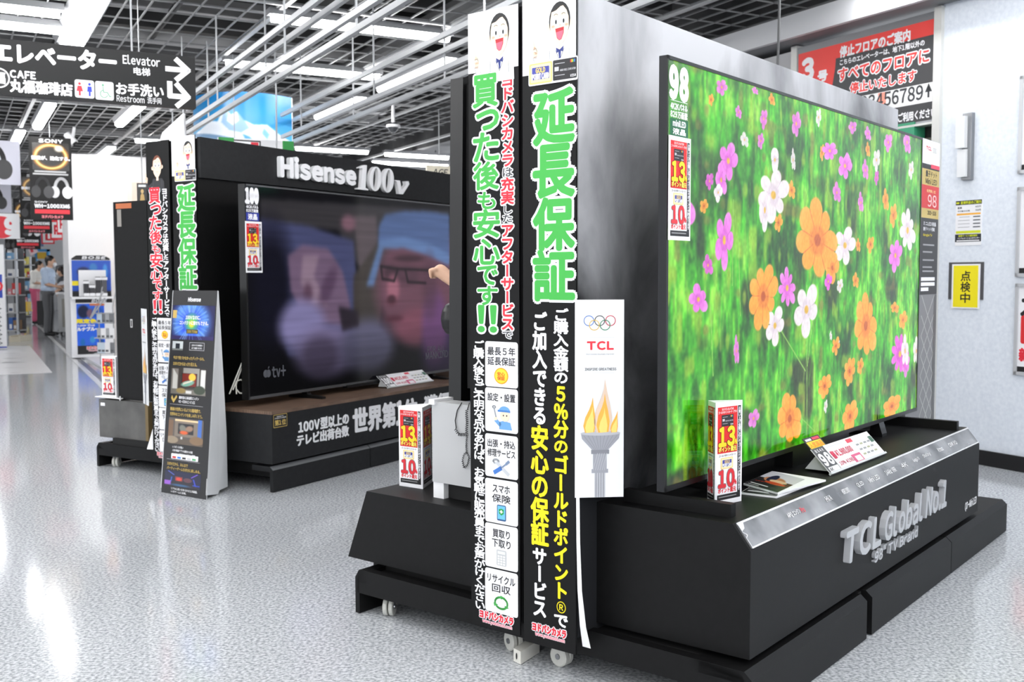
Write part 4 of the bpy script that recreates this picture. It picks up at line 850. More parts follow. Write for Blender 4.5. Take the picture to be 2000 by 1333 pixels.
m = MB().mat(M_BLACK); x0, x1 = eh.uv(222, 395)[0], eh.uv(286, 398)[0]; z0, z1 = .452, eh.uv(222, 395)[1]; m.fbox(H, .03, .06, x0, x1, z0, z1); m.mat(mk('wing_edge', (90, 91, 94), .4)); m.fbox(H, .028, .062, x0-.006, x0, z0, z1); wp = m.build('wing_panel', t)
m = MB(); m.rect(eh, (x0+.02, z1-.045, x0+.17, z1-.012), ink(196, 110, 66), .001); m.build('orange_sticker', wp); m = MB(); m.rect(eh, (x0+.03, z1-.16, x0+.07, z1-.05), ink(150, 146, 140), .001); m.build('grey_tape', wp); m = MB(); q = eh.uv(257, 632); m.rect(eh, (q[0]-.011, q[1]-.027, q[0]+.011, q[1]+.027), ink(190, 190, 190), .0016); m.rect(eh, (q[0]-.006, q[1]-.02, q[0]+.006, q[1]+.02), ink(60, 60, 60), .002); m.build('wall_switch', wp)
hb = fboard(H, 0, -.262)
m = MB(); r = hb.box(543, 306, 690, 352); u0, u1 = hb.uv(543, 325)[0], hb.uv(688, 348)[0]; zt_ = hb.uv(545, 306)[1]; zb_ = (hb.uv(545, 345)[1]+hb.uv(686, 361)[1])/2
m.text3(hb, 'Hisense', (u0, zb_, u1, zt_), WH, M_CARD, .03, .06, .0, .06); m.build('brand_lettering', t)
m = MB().mat(WH); u0, u1 = hb.uv(692, 350)[0], hb.uv(790, 360)[0]; z0, z1 = (hb.uv(700, 371)[1]+hb.uv(770, 379)[1])/2, (hb.uv(704, 322)[1]+hb.uv(745, 329)[1])/2; w, h = u1-u0, z1-z0; sh = .22
def sl(x, y): return u0+x*w+sh*y*h*.55, z0+y*h
def solid(pts): m.extr([hb.p(*sl(x, y), 0) for x, y in pts], hb.N*.03)
solid([(0, 0), (.2, 0), (.2, .05), (.145, .09), (.145, 1), (.1, 1), (.01, .88), (.01, .84), (.065, .86), (.065, .09), (0, .05)])
for cx in (.33, .58):
    n = 28; V = []
    for i in range(n):
        a = 2*math.pi*i/n
        for rx, ry, d in ((.115, .5, .03), (.05, .45, .03), (.115, .5, 0), (.05, .45, 0)): V.append(hb.p(*sl(cx+rx*math.cos(a), .5+ry*math.sin(a)), d))
    f = []
    for i in range(n): a, b = 4*i, 4*((i+1) % n); f += [(a, b, b+1, a+1), (a+2, b+2, b, a), (a+1, b+1, b+3, a+3)]
    m.add(V, f)
solid([(.72, .56), (.82, .56), (.87, .17), (.95, .42), (.93, .56), (1.0, .58), (1.02, .46), (.9, 0), (.82, 0), (.76, .5), (.72, .52)])
m.build('number_lettering', t)
ff = fboard(H, 0, .262); m = MB()
m.text3(ff, '100V型以上の', (.143, .318, .602, .388), WH, WH, .004, .035); m.text3(ff, 'テレビ出荷台数', (.127, .242, .602, .308), WH, WH, .004, .035)
m.text3(ff, '世界第', (.65, .246, 1.09, .405), WH, WH, .006, .035); m.text3(ff, '1', (1.11, .25, 1.17, .40), WH, WH, .006, .05); m.text3(ff, '位', (1.19, .246, 1.34, .405), WH, WH, .006, .035); m.text3(ff, '獲得', (1.43, .246, 1.75, .405), WH, WH, .006, .035)
m.build('front_lettering', t)
m = MB(); r = (-.068, .376, .046, .452); GD = ink(206, 176, 96); m.rrect(ff, r, .006, GD, .001); m.rrect(ff, (r[0]+.003, r[1]+.003, r[2]-.003, r[3]-.003), .005, BK, .0014); m.text(ff, 'Hisense TV', (-.04, .437, .015, .444), WH, .0018, .03); m.text(ff, '100V型以上テレビ出荷台数', (-.058, .427, .036, .434), WH, .0018, .02); m.text(ff, '第1位', (-.056, .388, .034, .42), GD, .0018, .03); m.build('gold_badge', t)
BL_, BR_ = eboard(H, -.1, -.7194), eboard(H, -.1, -.4927)
banner_left(H, BL_, 'tall black banner with red headline and woman drawing on the far display', True)
banner_right(H, BR_, 'tall banner with four green characters on the far display, partly behind the slanted standee')
m = MB().mat(M_PAPER); q = [H.P(-.07, -.74, .42), H.P(-.07, -.755, .3), H.P(-.09, -.79, .17), H.P(-.075, -.722, .17), H.P(-.07, -.722, .3), H.P(-.07, -.722, .42)]; m.extr(q, H.A*.002); m.build('curled_sheet', label='curled white sheet at the foot of the red lettered banner', cat='sheet')
po = at(280, 788, 6.05); torch_poster(po, Vector((.5, -.866, 0)), .15, at(281, 603, 6.05).z-po.z, 'white torch poster seen almost edge-on beside the red lettered far banner')
# far television
t = thing('television', 'large television showing two blurred faces in a dark scene under the raised white lettering', 'television', H.P(1.1, 0, .4738), H.th)
TW2, Y0, Y1 = 2.23, .5173, 1.796
m = MB().mat(M_PLAST); m.fbox(H, 0, TW2, -.05, 0, Y0, Y1); m.build('body', t)
bh = fboard(H, 0, 0); m = MB().mat(M_PLAST)
for r in ((0, Y0, .012, Y1), (TW2-.012, Y0, TW2, Y1)): m.bbox(bh, *r, 0, .004)
m.mat(mk('bezel_shine', (120, 121, 124), .25, .7)); m.bbox(bh, 0, Y1-.01, TW2, Y1, 0, .004); m.bbox(bh, 0, Y0, TW2, Y0+.018, 0, .004); m.build('bezel', t)
for a in (.52, 1.92):
    m = MB().mat(M_PLAST); m.prism(H, [(-.16, .4745), (.12, .4745), (.12, .488), (0, .498), (-.02, .53), (-.04, .53), (-.05, .498), (-.16, .488)], a, a+.035); m.build('foot', t)
m = MB().mat(M_PLAST); m.fbox(H, .9, 1.3, -.03, .012, Y0-.014, Y0+.005); m.build('sensor_bar', t)
P_ = Pic(384, 220, (15, 15, 20))
def un(px, py): u, v = bh.uv(px, py); return u/TW2, (v-Y0)/(Y1-Y0)
def pp(pts, c, al=1): P_.poly([un(*p) for p in pts], c, al)
def pe(x, y, rx, ry, c, soft=.4, rot=0, al=1):
    a = un(x, y); b = un(x+rx, y); d = un(x, y+ry); P_.ell(a[0], a[1], b[0]-a[0], abs(d[1]-a[1]), c, soft, rot, al)
pp([(505, 385), (878, 410), (878, 500), (700, 520), (660, 450), (505, 430)], (58, 56, 60)); pp([(505, 425), (600, 440), (690, 470), (700, 600), (690, 720), (560, 700), (520, 560)], (74, 78, 116)); pe(530, 560, 40, 120, (20, 20, 34), .8)
pp([(690, 420), (735, 420), (740, 560), (700, 520)], (92, 82, 88)); pe(680, 435, 14, 16, (130, 96, 110), .6); pp([(690, 540), (740, 470), (745, 600), (735, 690), (690, 640)], (66, 60, 58))
pp([(560, 500), (590, 478), (640, 486), (668, 530), (684, 600), (676, 640), (600, 630), (566, 570)], (118, 96, 122)); pp([(590, 500), (622, 500), (612, 540), (640, 600), (600, 600), (586, 550)], (150, 126, 146)); pe(640, 560, 12, 38, (92, 70, 96), .7, -.3); pe(600, 575, 9, 20, (96, 70, 90), .7)
pe(590, 640, 44, 52, (136, 130, 176), .5); pe(640, 690, 60, 52, (122, 112, 150), .5); pe(720, 680, 50, 54, (98, 96, 124), .5); pe(625, 700, 34, 40, (92, 82, 110), .5); pp([(660, 600), (700, 610), (700, 640), (668, 650)], (48, 42, 52))
pe(835, 560, 88, 120, (112, 74, 90), .25); pe(815, 640, 40, 36, (128, 76, 94), .5); pe(860, 690, 34, 60, (66, 50, 90), .5); pe(850, 640, 24, 70, (112, 72, 120), .5)
pp([(738, 484), (740, 440), (752, 418), (790, 411), (840, 411), (879, 418), (879, 512), (830, 492), (790, 480)], (84, 106, 154)); pp([(738, 486), (740, 470), (790, 464), (840, 476), (879, 498), (879, 520), (830, 497), (790, 485)], (104, 134, 186)); pp([(715, 560), (740, 478), (750, 482), (730, 560)], (96, 122, 168))
pe(764, 534, 15, 13, (52, 36, 46), .6, 0, .7); pp([(742, 520), (790, 526), (842, 530), (842, 524), (790, 518), (744, 512)], (60, 44, 54), .3); pe(796, 540, 26, 18, (64, 46, 58), .7, 0, .5); pe(840, 560, 14, 60, (84, 56, 72), .8, 0, .6); pe(768, 565, 12, 26, (164, 104, 122), .6); pe(765, 590, 10, 8, (90, 50, 64), .6); pe(770, 625, 18, 6, (80, 40, 54), .6); pe(800, 505, 30, 6, (60, 40, 50), .6)
P_.blur(2.2)
for q in (((744, 521), (776, 526)), ((776, 526), (842, 529)), ((744, 521), (747, 546)), ((747, 546), (770, 550)), ((770, 550), (777, 527)), ((792, 528), (797, 552)), ((797, 552), (832, 554))): P_.line(*un(*q[0]), *un(*q[1]), .0055, (28, 22, 28), .85)
P_.ell(*un(765, 585), .02, .02, (74, 42, 54), .8); P_.blur(1.1)
k = vnoise(220, 384, 70, 6, 3)[..., None]; P_.a *= .86+.1*k; P_.a *= (1-.55*np.clip((.3-P_.Y)/.3, 0, 1))[..., None]
P_.build('screen', bh, (.012, Y0+.018, TW2-.012, Y1-.01), paintmat('drama_screen', .9, .09, .5), .0015, t)
m = MB(); G = mk('caption_glow', (70, 72, 78), .5, emit=.35); q = bh.box(514, 718, 528, 739); cx, cz, s = (q[0]+q[2])/2, (q[1]+q[3])/2, (q[3]-q[1])
m.ell(bh, cx-.012, cz-.005, s*.3, s*.36, G, .003); m.ell(bh, cx+.012, cz-.005, s*.3, s*.36, G, .003); m.ell(bh, cx+.014, cz+s*.48, s*.14, s*.06, G, .003, 12, .9)
r = bh.box(531, 715, 557, 736); m.text(bh, 'tv+', r, G, .003, .03); m.text(bh, 'FOR ALL', bh.box(834, 676, 868, 688), G, .003, .01); m.text(bh, 'MANKIND', bh.box(831, 687, 874, 700), G, .003, .02)
m.build('screen_caption', t)
FILM2 = mk('clear_film_dark', (60, 62, 66), .2, alpha=.4)
size_label(bh, 476.5, 364, 504, 432, '100', '液晶', ink(36, 52, 150), 'screen size label reading 100 at the top left of the dark screen', FILM2)
points_card(bh, 478, 433, 510, 533, 'tall points card on the dark screen under the number 100')
price_card(H, ((758, 758), (846, 744), (749, 733)), .02, 0, '100', '¥625,480', 'price card marked 100 on the walnut top of the far display', .482)
m = MB().mat(M_OFFW)
for pts in (((448, 770), (462, 735), (473, 708), (480, 694)), ((462, 770), (461, 752), (466, 735), (480, 700)), ((455, 762), (462, 745), (470, 742), (482, 748)), ((461, 760), (468, 768), (480, 770))):
    q = [at(x, y, H.P(-.05, -.1, 0).y+.02*i) for i, (x, y) in enumerate(pts)]; m.tube(q, .0045, 6)
m.build('power_cable', t, label='pale cables behind the screen')
ez = .445; e3 = eboard(H, .0, 0); A_, B_, C_ = H.P(.2, -1.36, .462), H.P(.06, -1.3, .462), H.P(.04, e3.uv(229, 772)[0]+.01, .462)
ub = e3.uv(195, 775); B_ = H.P(.02, ub[0], .462); C_ = H.P(.024, ub[0]+.135, .462); A_ = H.P(.13, ub[0]+.06, .462)
tri_stand((A_, B_, C_), e3.uv(195, 697)[1]-.462, 'three-sided points stand on the concrete-look cabinet of the far display, beside its black panel', H.th)
m = MB().mat(M_WHITE); m.fbox(H, .0, .15, ub[0]-.05, x0-.012, .456, .461); m.fbox(H, .0, .024, x0-.012, ub[0]+.2, .456, .461); m.fbox(H, .0, .006, ub[0]+.194, ub[0]+.2, .4465, .475); m.mat(M_DARK); m.fbox(H, .065, .15, ub[0]-.01, ub[0]+.19, .4465, .456); m.build('acrylic_tray', label='white tray under the points stand of the far display', cat='tray')
m = MB(); q = e3.off(.0).box(197, 787, 205, 793); m.bbox(e3, q[0], q[1], q[2], q[3], .0005, .002); m.mats = [WH]; m.m = [0]*len(m.f); m.build('price_sticker', label='tiny white sticker on the corner of the concrete-look cabinet', cat='sticker')

# ------------------------------------------------------------------ slanted standee
LB, RB = onz(315, 962, 0), onz(403, 977, 0); BK_ = onz(446, 958, 0)
RT = Vector((BK_.x-.03, BK_.y-.03, 0)); RT.z = at(447, 568, RT.y).z; R0 = (RB-LB); LTp = RT-R0
bs = Board(LB, R0, (RT-RB)-R0*((RT-RB).dot(R0)/R0.length_squared)); skx = (RT-RB).dot(bs.R); w, h = R0.length, (RT-RB).dot(bs.U)
bs = Board(LB, R0, (RT-RB)); 
t = thing('standee', 'slanted black cardboard standee with white sides in front of the far display', 'standee', (LB+RB+BK_)/3, math.atan2(R0.y, R0.x))
lo_, ro_ = LB+bs.N*0, RB
m = MB().mat(M_CARD); m.hexa([LB-bs.N*.004, RB-bs.N*.004, RB-bs.N*.0001, LB-bs.N*.0001][::-1]+[LTp-bs.N*.004, RT-bs.N*.004, RT-bs.N*.0001, LTp-bs.N*.0001][::-1]); m.mat(ink(38, 38, 40)); m.add([LB, RB, RT, LTp], [(0, 1, 2, 3)]); m.build('front_panel', t)
for base, top, bk in ((RB, RT, BK_), (LB, LTp, BK_-R0)):
    m = MB().mat(M_CARD); i = bs.R*(-.012); j = 0.02
    m.extr([base-bs.N*.004+i*.4+ZV*.025, top-bs.N*.004+i*.4, top-bs.N*.012+i*.4, bk+i*.4+ZV*.33, bk+i*.4+ZV*.02, base.lerp(bk, .62)+i*.4+ZV*.02, base.lerp(bk, .55)+i*.4+ZV*.0], bs.R*-.004); m.build('side_panel', t)
H2 = (RT-RB).length
X = lambda px, py: bs.uv(px, py)
def sbox(x0, y0, x1, y1): return bs.box(x0, y0, x1, y1)
GD, GY = ink(206, 176, 96), ink(200, 200, 204)
# the sheet is printed in its own proportions: fractions across and up
wS = w
def FR(a, b, c, d): return (wS*a, H2*b, wS*c, H2*d)
m = MB(); m.text(bs, 'Hisense', FR(.36, .945, .64, .965), WH, .001, .05, shear=.1)
m.text(bs, '今まで気づかなかったディテールも、', FR(.1, .655, .8, .672), GD, .0012, .02); m.text(bs, '100Vだからはっきり見える。', FR(.1, .625, .64, .642), GD, .0012, .02)
m.text(bs, '最新型AI高画質エンジン', FR(.28, .462, .72, .476), WH, .0012, .02); m.text(bs, 'HI-VIEWエンジンII', FR(.28, .443, .64, .456), WH, .0012, .02); m.poly(bs, [(wS*.1, H2*.462), (wS*.16, H2*.44), (wS*.24, H2*.47), (wS*.22, H2*.48), (wS*.16, H2*.458), (wS*.12, H2*.478)], GD, .0012)
m.text(bs, '動画の世界にいるような臨場感で、', FR(.1, .402, .78, .419), GD, .0012, .02); m.text(bs, '世界中のコンテンツを楽しみ尽くそう。', FR(.1, .377, .82, .394), GD, .0012, .02)
for k, tx in enumerate(('レスポンスが速い', '人気の動画アプリも最初から内蔵', 'ハイセンス独自OS VIDAA搭載')): m.text(bs, tx, FR(.2, .222-.017*k, .2+.03*len(tx), .233-.017*k), WH, .0012, .02)
m.text(bs, '100Vだから、みんなで', FR(.1, .137, .56, .152), GD, .0012, .02); m.text(bs, 'パーティーゲームを存分に楽しめる。', FR(.1, .116, .84, .131), GD, .0012, .02)
m.text(bs, 'リアルに近いなめらかさと大画面。', FR(.22, .022, .8, .033), WH, .0012, .02); m.text(bs, 'いざゲームに没頭。', FR(.22, .008, .56, .018), WH, .0012, .02)
for y in (.433, .165): m.rect(bs, FR(.08, y, .82, y+.0012), GY, .0012)
m.rect(bs, FR(.45, .703, .78, .742), GY, .0012); m.rect(bs, FR(.457, .705, .773, .740), ink(38, 38, 40), .0016); m.text(bs, '100Vの大画面を', FR(.5, .724, .74, .733), WH, .002, .02); m.text(bs, 'ARで体感できます。', FR(.5, .71, .74, .719), WH, .002, .02)
m.rrect(bs, FR(.18, .17, .78, .195), .004, WH, .0012)
for k in range(5): m.rect(bs, FR(.21+.11*k, .173, .29+.11*k, .182), (ink(210, 50, 50), ink(60, 130, 220), BK, GY, ink(80, 170, 110))[k], .0016)
m.build('standee_lettering', t)
PM = paintmat('printed_picture', 0, .25)
p = Pic(110, 70, (36, 38, 84)); p.ell(.45, .5, .42, .6, (90, 150, 240), .5); p.ell(.45, .5, .3, .42, (60, 90, 220), .5); p.ell(.47, .5, .14, .24, (90, 190, 110), .8); p.ell(.47, .46, .06, .1, (240, 220, 60), .8); p.rect(0, 0, 1, .12, (52, 44, 96))
rs = np.random.RandomState(3)
for k in range(70): a = rs.rand()*6.28; p.line(.45+.2*math.cos(a), .5+.3*math.sin(a), .45+.42*math.cos(a), .5+.62*math.sin(a), .006, (150, 200, 250), .6)
p.blur(.7); p.build('screen_photo', bs, FR(.02, .755, .97, .925), PM, .0006, t)
m = MB(); m.text(bs, '100Vなのに、', FR(.33, .855, .66, .875), WH, .0016, .03); m.text(bs, 'コンパクトに魅せもできる。', FR(.2, .828, .84, .848), WH, .0016, .03); m.rect(bs, FR(.36, .785, .62, .806), ink(70, 70, 40), .0012); m.text(bs, '100V 75.8㎝', FR(.38, .789, .6, .802), GD, .0016, .02); m.build('photo_lettering', t); m = MB(); m.rect(bs, FR(.03, .86, .12, .9), GD, .0012); m.build('gold_mark', t)
p = Pic(60, 40, (200, 206, 206)); p.rect(.3, .2, .7, .75, (40, 44, 50)); p.rect(0, 0, 1, .2, (120, 124, 120)); p.build('small_photo', bs, FR(.06, .7, .3, .745), PM, .0006, t)
p = Pic(110, 84, (64, 58, 54)); p.rect(.34, .3, .8, 1, (150, 146, 140)); p.rect(.0, .1, .2, .95, (128, 122, 116)); p.poly([(.05, .2), (.18, .2), (.18, .7), (.05, .95)], (196, 194, 188)); p.rect(.84, .1, .97, .95, (220, 220, 216)); p.rect(.3, .28, .74, .8, (30, 28, 28)); p.rect(.32, .31, .72, .78, (120, 36, 26)); p.ell(.6, .66, .1, .14, (250, 196, 70)); p.ell(.48, .42, .2, .1, (120, 170, 150), .3, .4); p.poly([(.34, .36), (.6, .5), (.62, .56), (.36, .44)], (220, 210, 190)); p.rect(.0, 0, 1, .2, (116, 112, 104)); p.ell(.3, .14, .14, .1, (150, 130, 84)); p.ell(.82, .2, .16, .16, (60, 70, 56)); p.rect(.44, .05, .6, .16, (214, 212, 208)); p.blur(.8); p.build('living_room_photo', bs, FR(.08, .485, .86, .615), PM, .0006, t)
p = Pic(110, 84, (92, 84, 78)); p.rect(.18, .3, .85, .95, (128, 116, 104)); p.rect(.18, .88, .85, .95, (236, 206, 160)); p.rect(0, .2, .14, .9, (120, 92, 70)); p.rect(.84, .25, .95, 1, (70, 110, 190)); p.rect(.28, .4, .72, .8, (36, 36, 40)); p.ell(.42, .6, .1, .16, (120, 120, 110), .4, .3); p.ell(.6, .62, .12, .1, (150, 120, 100), .4, .9); p.ell(.45, .46, .12, .07, (220, 96, 50), .5); p.rect(0, 0, 1, .22, (92, 80, 68)); p.ell(.82, .2, .2, .16, (130, 104, 78)); p.ell(.12, .16, .18, .14, (150, 134, 112)); p.rect(.36, .2, .42, .3, (200, 200, 200)); p.blur(.8); p.build('horse_photo', bs, FR(.08, .242, .86, .368), PM, .0006, t)
p = Pic(110, 84, (24, 26, 60)); p.poly([(.0, 0), (1, 0), (.7, .4), (.3, .4)], (40, 34, 44)); p.line(.1, .95, .26, .75, .02, (90, 110, 220)); p.line(.9, .95, .74, .7, .02, (130, 90, 230)); p.line(.2, .6, .18, .3, .015, (60, 130, 230)); p.line(.8, .6, .86, .2, .02, (70, 90, 230)); p.rect(0, .08, .18, .36, (150, 90, 200)); p.rect(.3, .38, .5, .66, (150, 60, 52)); p.ell(.4, .5, .08, .1, (220, 70, 60)); p.ell(.64, .5, .12, .14, (96, 60, 70)); p.ell(.45, .12, .25, .07, (50, 90, 130), .8); p.rect(.78, .2, .97, .26, (40, 70, 200)); p.blur(1); p.build('neon_photo', bs, FR(.06, .038, .86, .112), PM, .0006, t)
# ------------------------------------------------------------------ hanging lift and restroom sign
def sb(bd, xl, y0l, y1l, xr, y0r, y1r):     # rectangle from a left edge (x, top, bottom) and a right edge
    a, b, c, d = bd.uv(xl, y0l), bd.uv(xl, y1l), bd.uv(xr, y0r), bd.uv(xr, y1r)
    return (a[0]+b[0])/2, (b[1]+d[1])/2, (c[0]+d[0])/2, (a[1]+c[1])/2
pr = at(383, 212, 6.2); SL = 2.3
bd = Board(pr-B.N*SL, B.N, ZV); ht = bd.uv(383, 112)[1]
t = thing('hanging_sign', 'black hanging sign with white lift and restroom directions at the upper left', 'sign', bd.p(SL/2, 0), math.atan2(B.N.y, B.N.x))
m = MB().mat(mk('sign_black', (22, 22, 23), .5, 0, .3)); m.bbox(bd, 0, 0, SL, ht, -.07, 0); m.build('panel', t)
for u in (.3, 1.95): m = MB().mat(M_RAIL); q = bd.p(u, ht, -.035); m.tube([q, q+ZV*(CEIL-q.z)], .006, 6); m.build('hanging_rod', t)
LW = ink(244, 244, 246); m = MB()
m.text(bd, 'エレベーター', sb(bd, -14, 85, 121, 226, 101, 137), LW, .001, .05)
m.text(bd, 'Elevator', sb(bd, 240, 108, 124, 312, 112, 131), ink(214, 214, 216), .001, .025); m.text(bd, '电梯', sb(bd, 261, 131, 146, 293, 134, 149), ink(214, 214, 216), .001, .03)
m.text(bd, 'CAFE', sb(bd, 20, 137, 151, 69, 141, 155), LW, .001, .05); m.text(bd, '丸福珈琲店', sb(bd, 20, 155, 179, 141, 164, 188), LW, .001, .045)
m.text(bd, 'お手洗い', sb(bd, 227, 162, 184, 319, 168, 191), LW, .001, .035); m.text(bd, 'Restroom', sb(bd, 228, 186, 198, 282, 190, 202), ink(200, 200, 202), .001, .02); m.text(bd, '洗手间', sb(bd, 288, 190, 202, 315, 192, 204), ink(200, 200, 202), .001, .02)
m.build('sign_lettering', t); m = MB(); r = sb(bd, -20, 133, 168, 15, 136, 171); cx, cy = (r[0]+r[2])/2, (r[1]+r[3])/2; m.ell(bd, cx, cy, .055, .055, LW, .001); m.ell(bd, cx, cy, .047, .047, ink(30, 30, 31), .0014); m.text(bd, '福', (cx-.03, cy-.03, cx+.03, cy+.03), LW, .0018, .05); m.build('round_logo', t)
m = MB(); r = sb(bd, 326, 115, 153, 370, 119, 158); u0, v0, u1, v1 = r; cy = (v0+v1)/2; m.stroke(bd, [(u0, cy), (u1-.02, cy)], .03, LW, .001); m.stroke(bd, [(u0+.055, v1), (u1-.008, cy), (u0+.055, v0)], .03, LW, .0013); m.build('arrow', t)
m = MB(); r = sb(bd, 327, 160, 204, 370, 166, 210); u0, v0, u1, v1 = r; m.stroke(bd, [(u0+.014, v1), (u0+.014, v0+.055), (u1-.02, v0+.055)], .03, LW, .001); m.stroke(bd, [(u0+.055, v0+.125), (u1-.008, v0+.055), (u0+.055, v0)], .03, LW, .0013); m.build('arrow', t)
m = MB(); r = sb(bd, 146, 155, 190, 184, 158, 193); m.rrect(bd, r, .012, LW, .001); u0, v0, u1, v1 = r; w, h = u1-u0, v1-v0
for x, c in ((.25, RED), (.76, ink(40, 60, 200))):
    m.ell(bd, u0+w*x, v0+h*.78, w*.07, h*.08, c, .0016)
    m.poly(bd, [(u0+w*(x-.1), v0+h*.66), (u0+w*(x+.1), v0+h*.66), (u0+w*(x+(.17 if c is RED else .13)), v0+h*.36), (u0+w*(x+.05), v0+h*.36), (u0+w*(x+.05), v0+h*.12), (u0+w*(x-.05), v0+h*.12), (u0+w*(x-.05), v0+h*.36), (u0+w*(x-(.17 if c is RED else .13)), v0+h*.36)], c, .0016)
m.rect(bd, (u0+w*.495, v0+h*.2, u0+w*.515, v0+h*.82), ink(60, 60, 60), .0016); m.build('restroom_symbol', t)
m = MB(); r = sb(bd, 186, 158, 194, 222, 161, 197); m.rrect(bd, r, .012, ink(226, 226, 228), .001); u0, v0, u1, v1 = r; w, h = u1-u0, v1-v0; GN = ink(110, 170, 136)
m.ell(bd, u0+w*.42, v0+h*.8, w*.06, h*.07, GN, .0016); m.stroke(bd, [(u0+w*.42, v0+h*.7), (u0+w*.45, v0+h*.42), (u0+w*.65, v0+h*.42), (u0+w*.78, v0+h*.2), (u0+w*.86, v0+h*.22)], w*.05, GN, .0016); m.loop(bd, u0+w*.47, v0+h*.33, w*.2, h*.2, w*.045, GN, .0018, 18, 110, 340); m.build('wheelchair_symbol', t)

# ------------------------------------------------------------------ lift lobby wall
wb = Board(B.P(4.79, 5.92, 0), -B.A, ZV); RZ = math.atan2(-B.A.y, -B.A.x)
def wthing(name, label, cat, px, py, n=0, group=None): u, v = wb.uv(px, py); return thing(name, label, cat, wb.p(u, v, n), RZ, group)
lb = wb.off(.01); t = thing('lift_notice_sign', 'red and black notice sign over the lift behind the near smoky wall', 'sign', lb.p(-.65, 2.33), RZ)
u0, u1 = -1.335, -.03; v = lambda x, y: lb.uv(x, y)[1]; vt, vr, vk, vn, vb = v(1838, 33), v(1836, 64), v(1832, 158), v(1831, 196), v(1830, 232)
m = MB().mat(M_STEEL); m.bbox(lb, u0-.02, vb-.02, u1+.02, vt+.05, -.05, 0); m.build('frame', t)
RD2, BK2 = ink(232, 66, 60), ink(58, 58, 60); m = MB()
m.rect(lb, (u0, vk, u1, vr), BK2, .001); m.rect(lb, (u0, vr, u1, vt), RD2, .0014); m.poly(lb, [(u0, vr), (u0, vk), (u0+.2, vk), (u0+.3, vk+.04), (u0+.36, vk+.13), (u0+.385, vk+.25), (u0+.39, vr)], RD2, .0014)
m.text(lb, '停止フロアのご案内', sb(lb, 1641, 91, 113, 1778, 57, 80), WH, .002, .04); m.text(lb, 'こちらのエレベーターは、地下1階以外の', sb(lb, 1641, 117, 128, 1806, 77, 89), WH, .002, .03)
m.text(lb, 'すべてのフロアに', sb(lb, 1638, 133, 158, 1815, 97, 123), RD2, .002, .03, WH, .08); m.text(lb, '停止いたします', sb(lb, 1661, 160, 182, 1790, 138, 160), RD2, .002, .03, WH, .08)
m.text(lb, '3', sb(lb, 1568, 118, 158, 1588, 114, 152), WH, .002, .07); m.text(lb, '号', sb(lb, 1598, 140, 160, 1616, 137, 156), WH, .002, .06); m.build('notice_print', t)
m = MB(); m.rect(lb, (u0, vn, u1, vk), ink(226, 226, 226), .0016); m.text(lb, '123456789', sb(lb, 1668, 194, 220, 1803, 164, 192), ink(50, 52, 56), .0026, .02)
r = sb(lb, 1807, 163, 190, 1821, 161, 188); cx = (r[0]+r[2])/2; m.stroke(lb, [(cx, r[1]), (cx, r[3]-.03)], .016, ink(50, 52, 56), .0026); m.poly(lb, [(r[0], r[3]-.06), (r[2], r[3]-.06), (cx, r[3])], ink(50, 52, 56), .0026)
q = lb.uv(1722, 190)[0]; m.rect(lb, (q-.03, vn+.01, q+.04, vk-.004), ink(240, 150, 130), .002); m.build('floor_number_strip', t)
m = MB(); m.rect(lb, (u0, vb, u1, vn), BK2, .001); m.text(lb, '他のエレベーターをご利用ください', (lb.uv(1754, 232)[0]-.42, (v(1754, 240)+v(1828, 227))/2, lb.uv(1828, 216)[0], (v(1754, 222)+v(1828, 210))/2), WH, .002, .03); m.build('lower_strip', t)
q = wb.off(.0).box(1745, 242, 1789, 284); t = thing('floor_sign', 'small green sign with white lettering under the red lift notice', 'sign', wb.p(q[0], q[1], .02), RZ)
m = MB().mat(ink(60, 150, 112)); m.bbox(wb, q[0]-.12, q[1]-.05, q[2], q[3], -.09, .02); m.build('plate', t); m = MB(); m.text(wb, '2F', (q[2]-.1, q[1]-.0, q[2]-.03, q[1]+.055), WH, .021, .05, shear=.2); m.build('lettering', t)
q = wb.box(1877, 222, 1908, 352); t = wthing('door_holder', 'tall steel door holder high on the pale blue wall', 'door holder', 1893, 352); md = q[1]+(q[3]-q[1])*.48
m = MB().mat(M_STEEL); m.bbox(wb, q[0]+.03, q[1], q[2]-.02, q[3], 0, .03); m.build('back_plate', t)
m = MB().mat(M_CARD); m.bbox(wb, q[0], md, q[2]-.05, q[3]-.02, .0, .06); m.build('upper_block', t); m = MB().mat(M_CARD); m.bbox(wb, q[0]+.01, q[1]+.02, q[2]-.045, md-.01, .0, .05); m.build('lower_block', t)
q = sb(wb, 1867, 393, 477, 1918, 390, 473); t = wthing('parking_notice', 'white parking fee notice with yellow and black bands on the pale blue wall', 'notice', 1890, 476)
u0, v0, u1, v1 = q; w, h = u1-u0, v1-v0; F4 = lambda a, b, c, d: (u0+w*a, v0+h*b, u0+w*c, v0+h*d)
m = MB().mat(M_PAPER); m.bbox(wb, u0, v0-.015, u1, v1, 0, .004); m.build('sheet', t); m = MB(); NV = ink(40, 44, 52); YL = ink(214, 222, 40)
m.rect(wb, F4(0, .9, 1, 1), NV, .005); m.text(wb, '駐車料金のご案内', F4(.2, .915, .97, .985), YL, .0056, .03); m.rect(wb, F4(.02, .93, .14, .97), YL, .0056)
m.text(wb, '駐車', F4(.08, .81, .24, .855), NV, .005, .03); m.text(wb, '600円', F4(.76, .82, .96, .86), NV, .005, .02); m.text(wb, 'その後30分毎', F4(.08, .735, .55, .775), NV, .005, .02); m.text(wb, '300円', F4(.76, .74, .96, .78), NV, .005, .02)
m.rect(wb, F4(.05, .66, .96, .7), ink(248, 180, 60), .005)
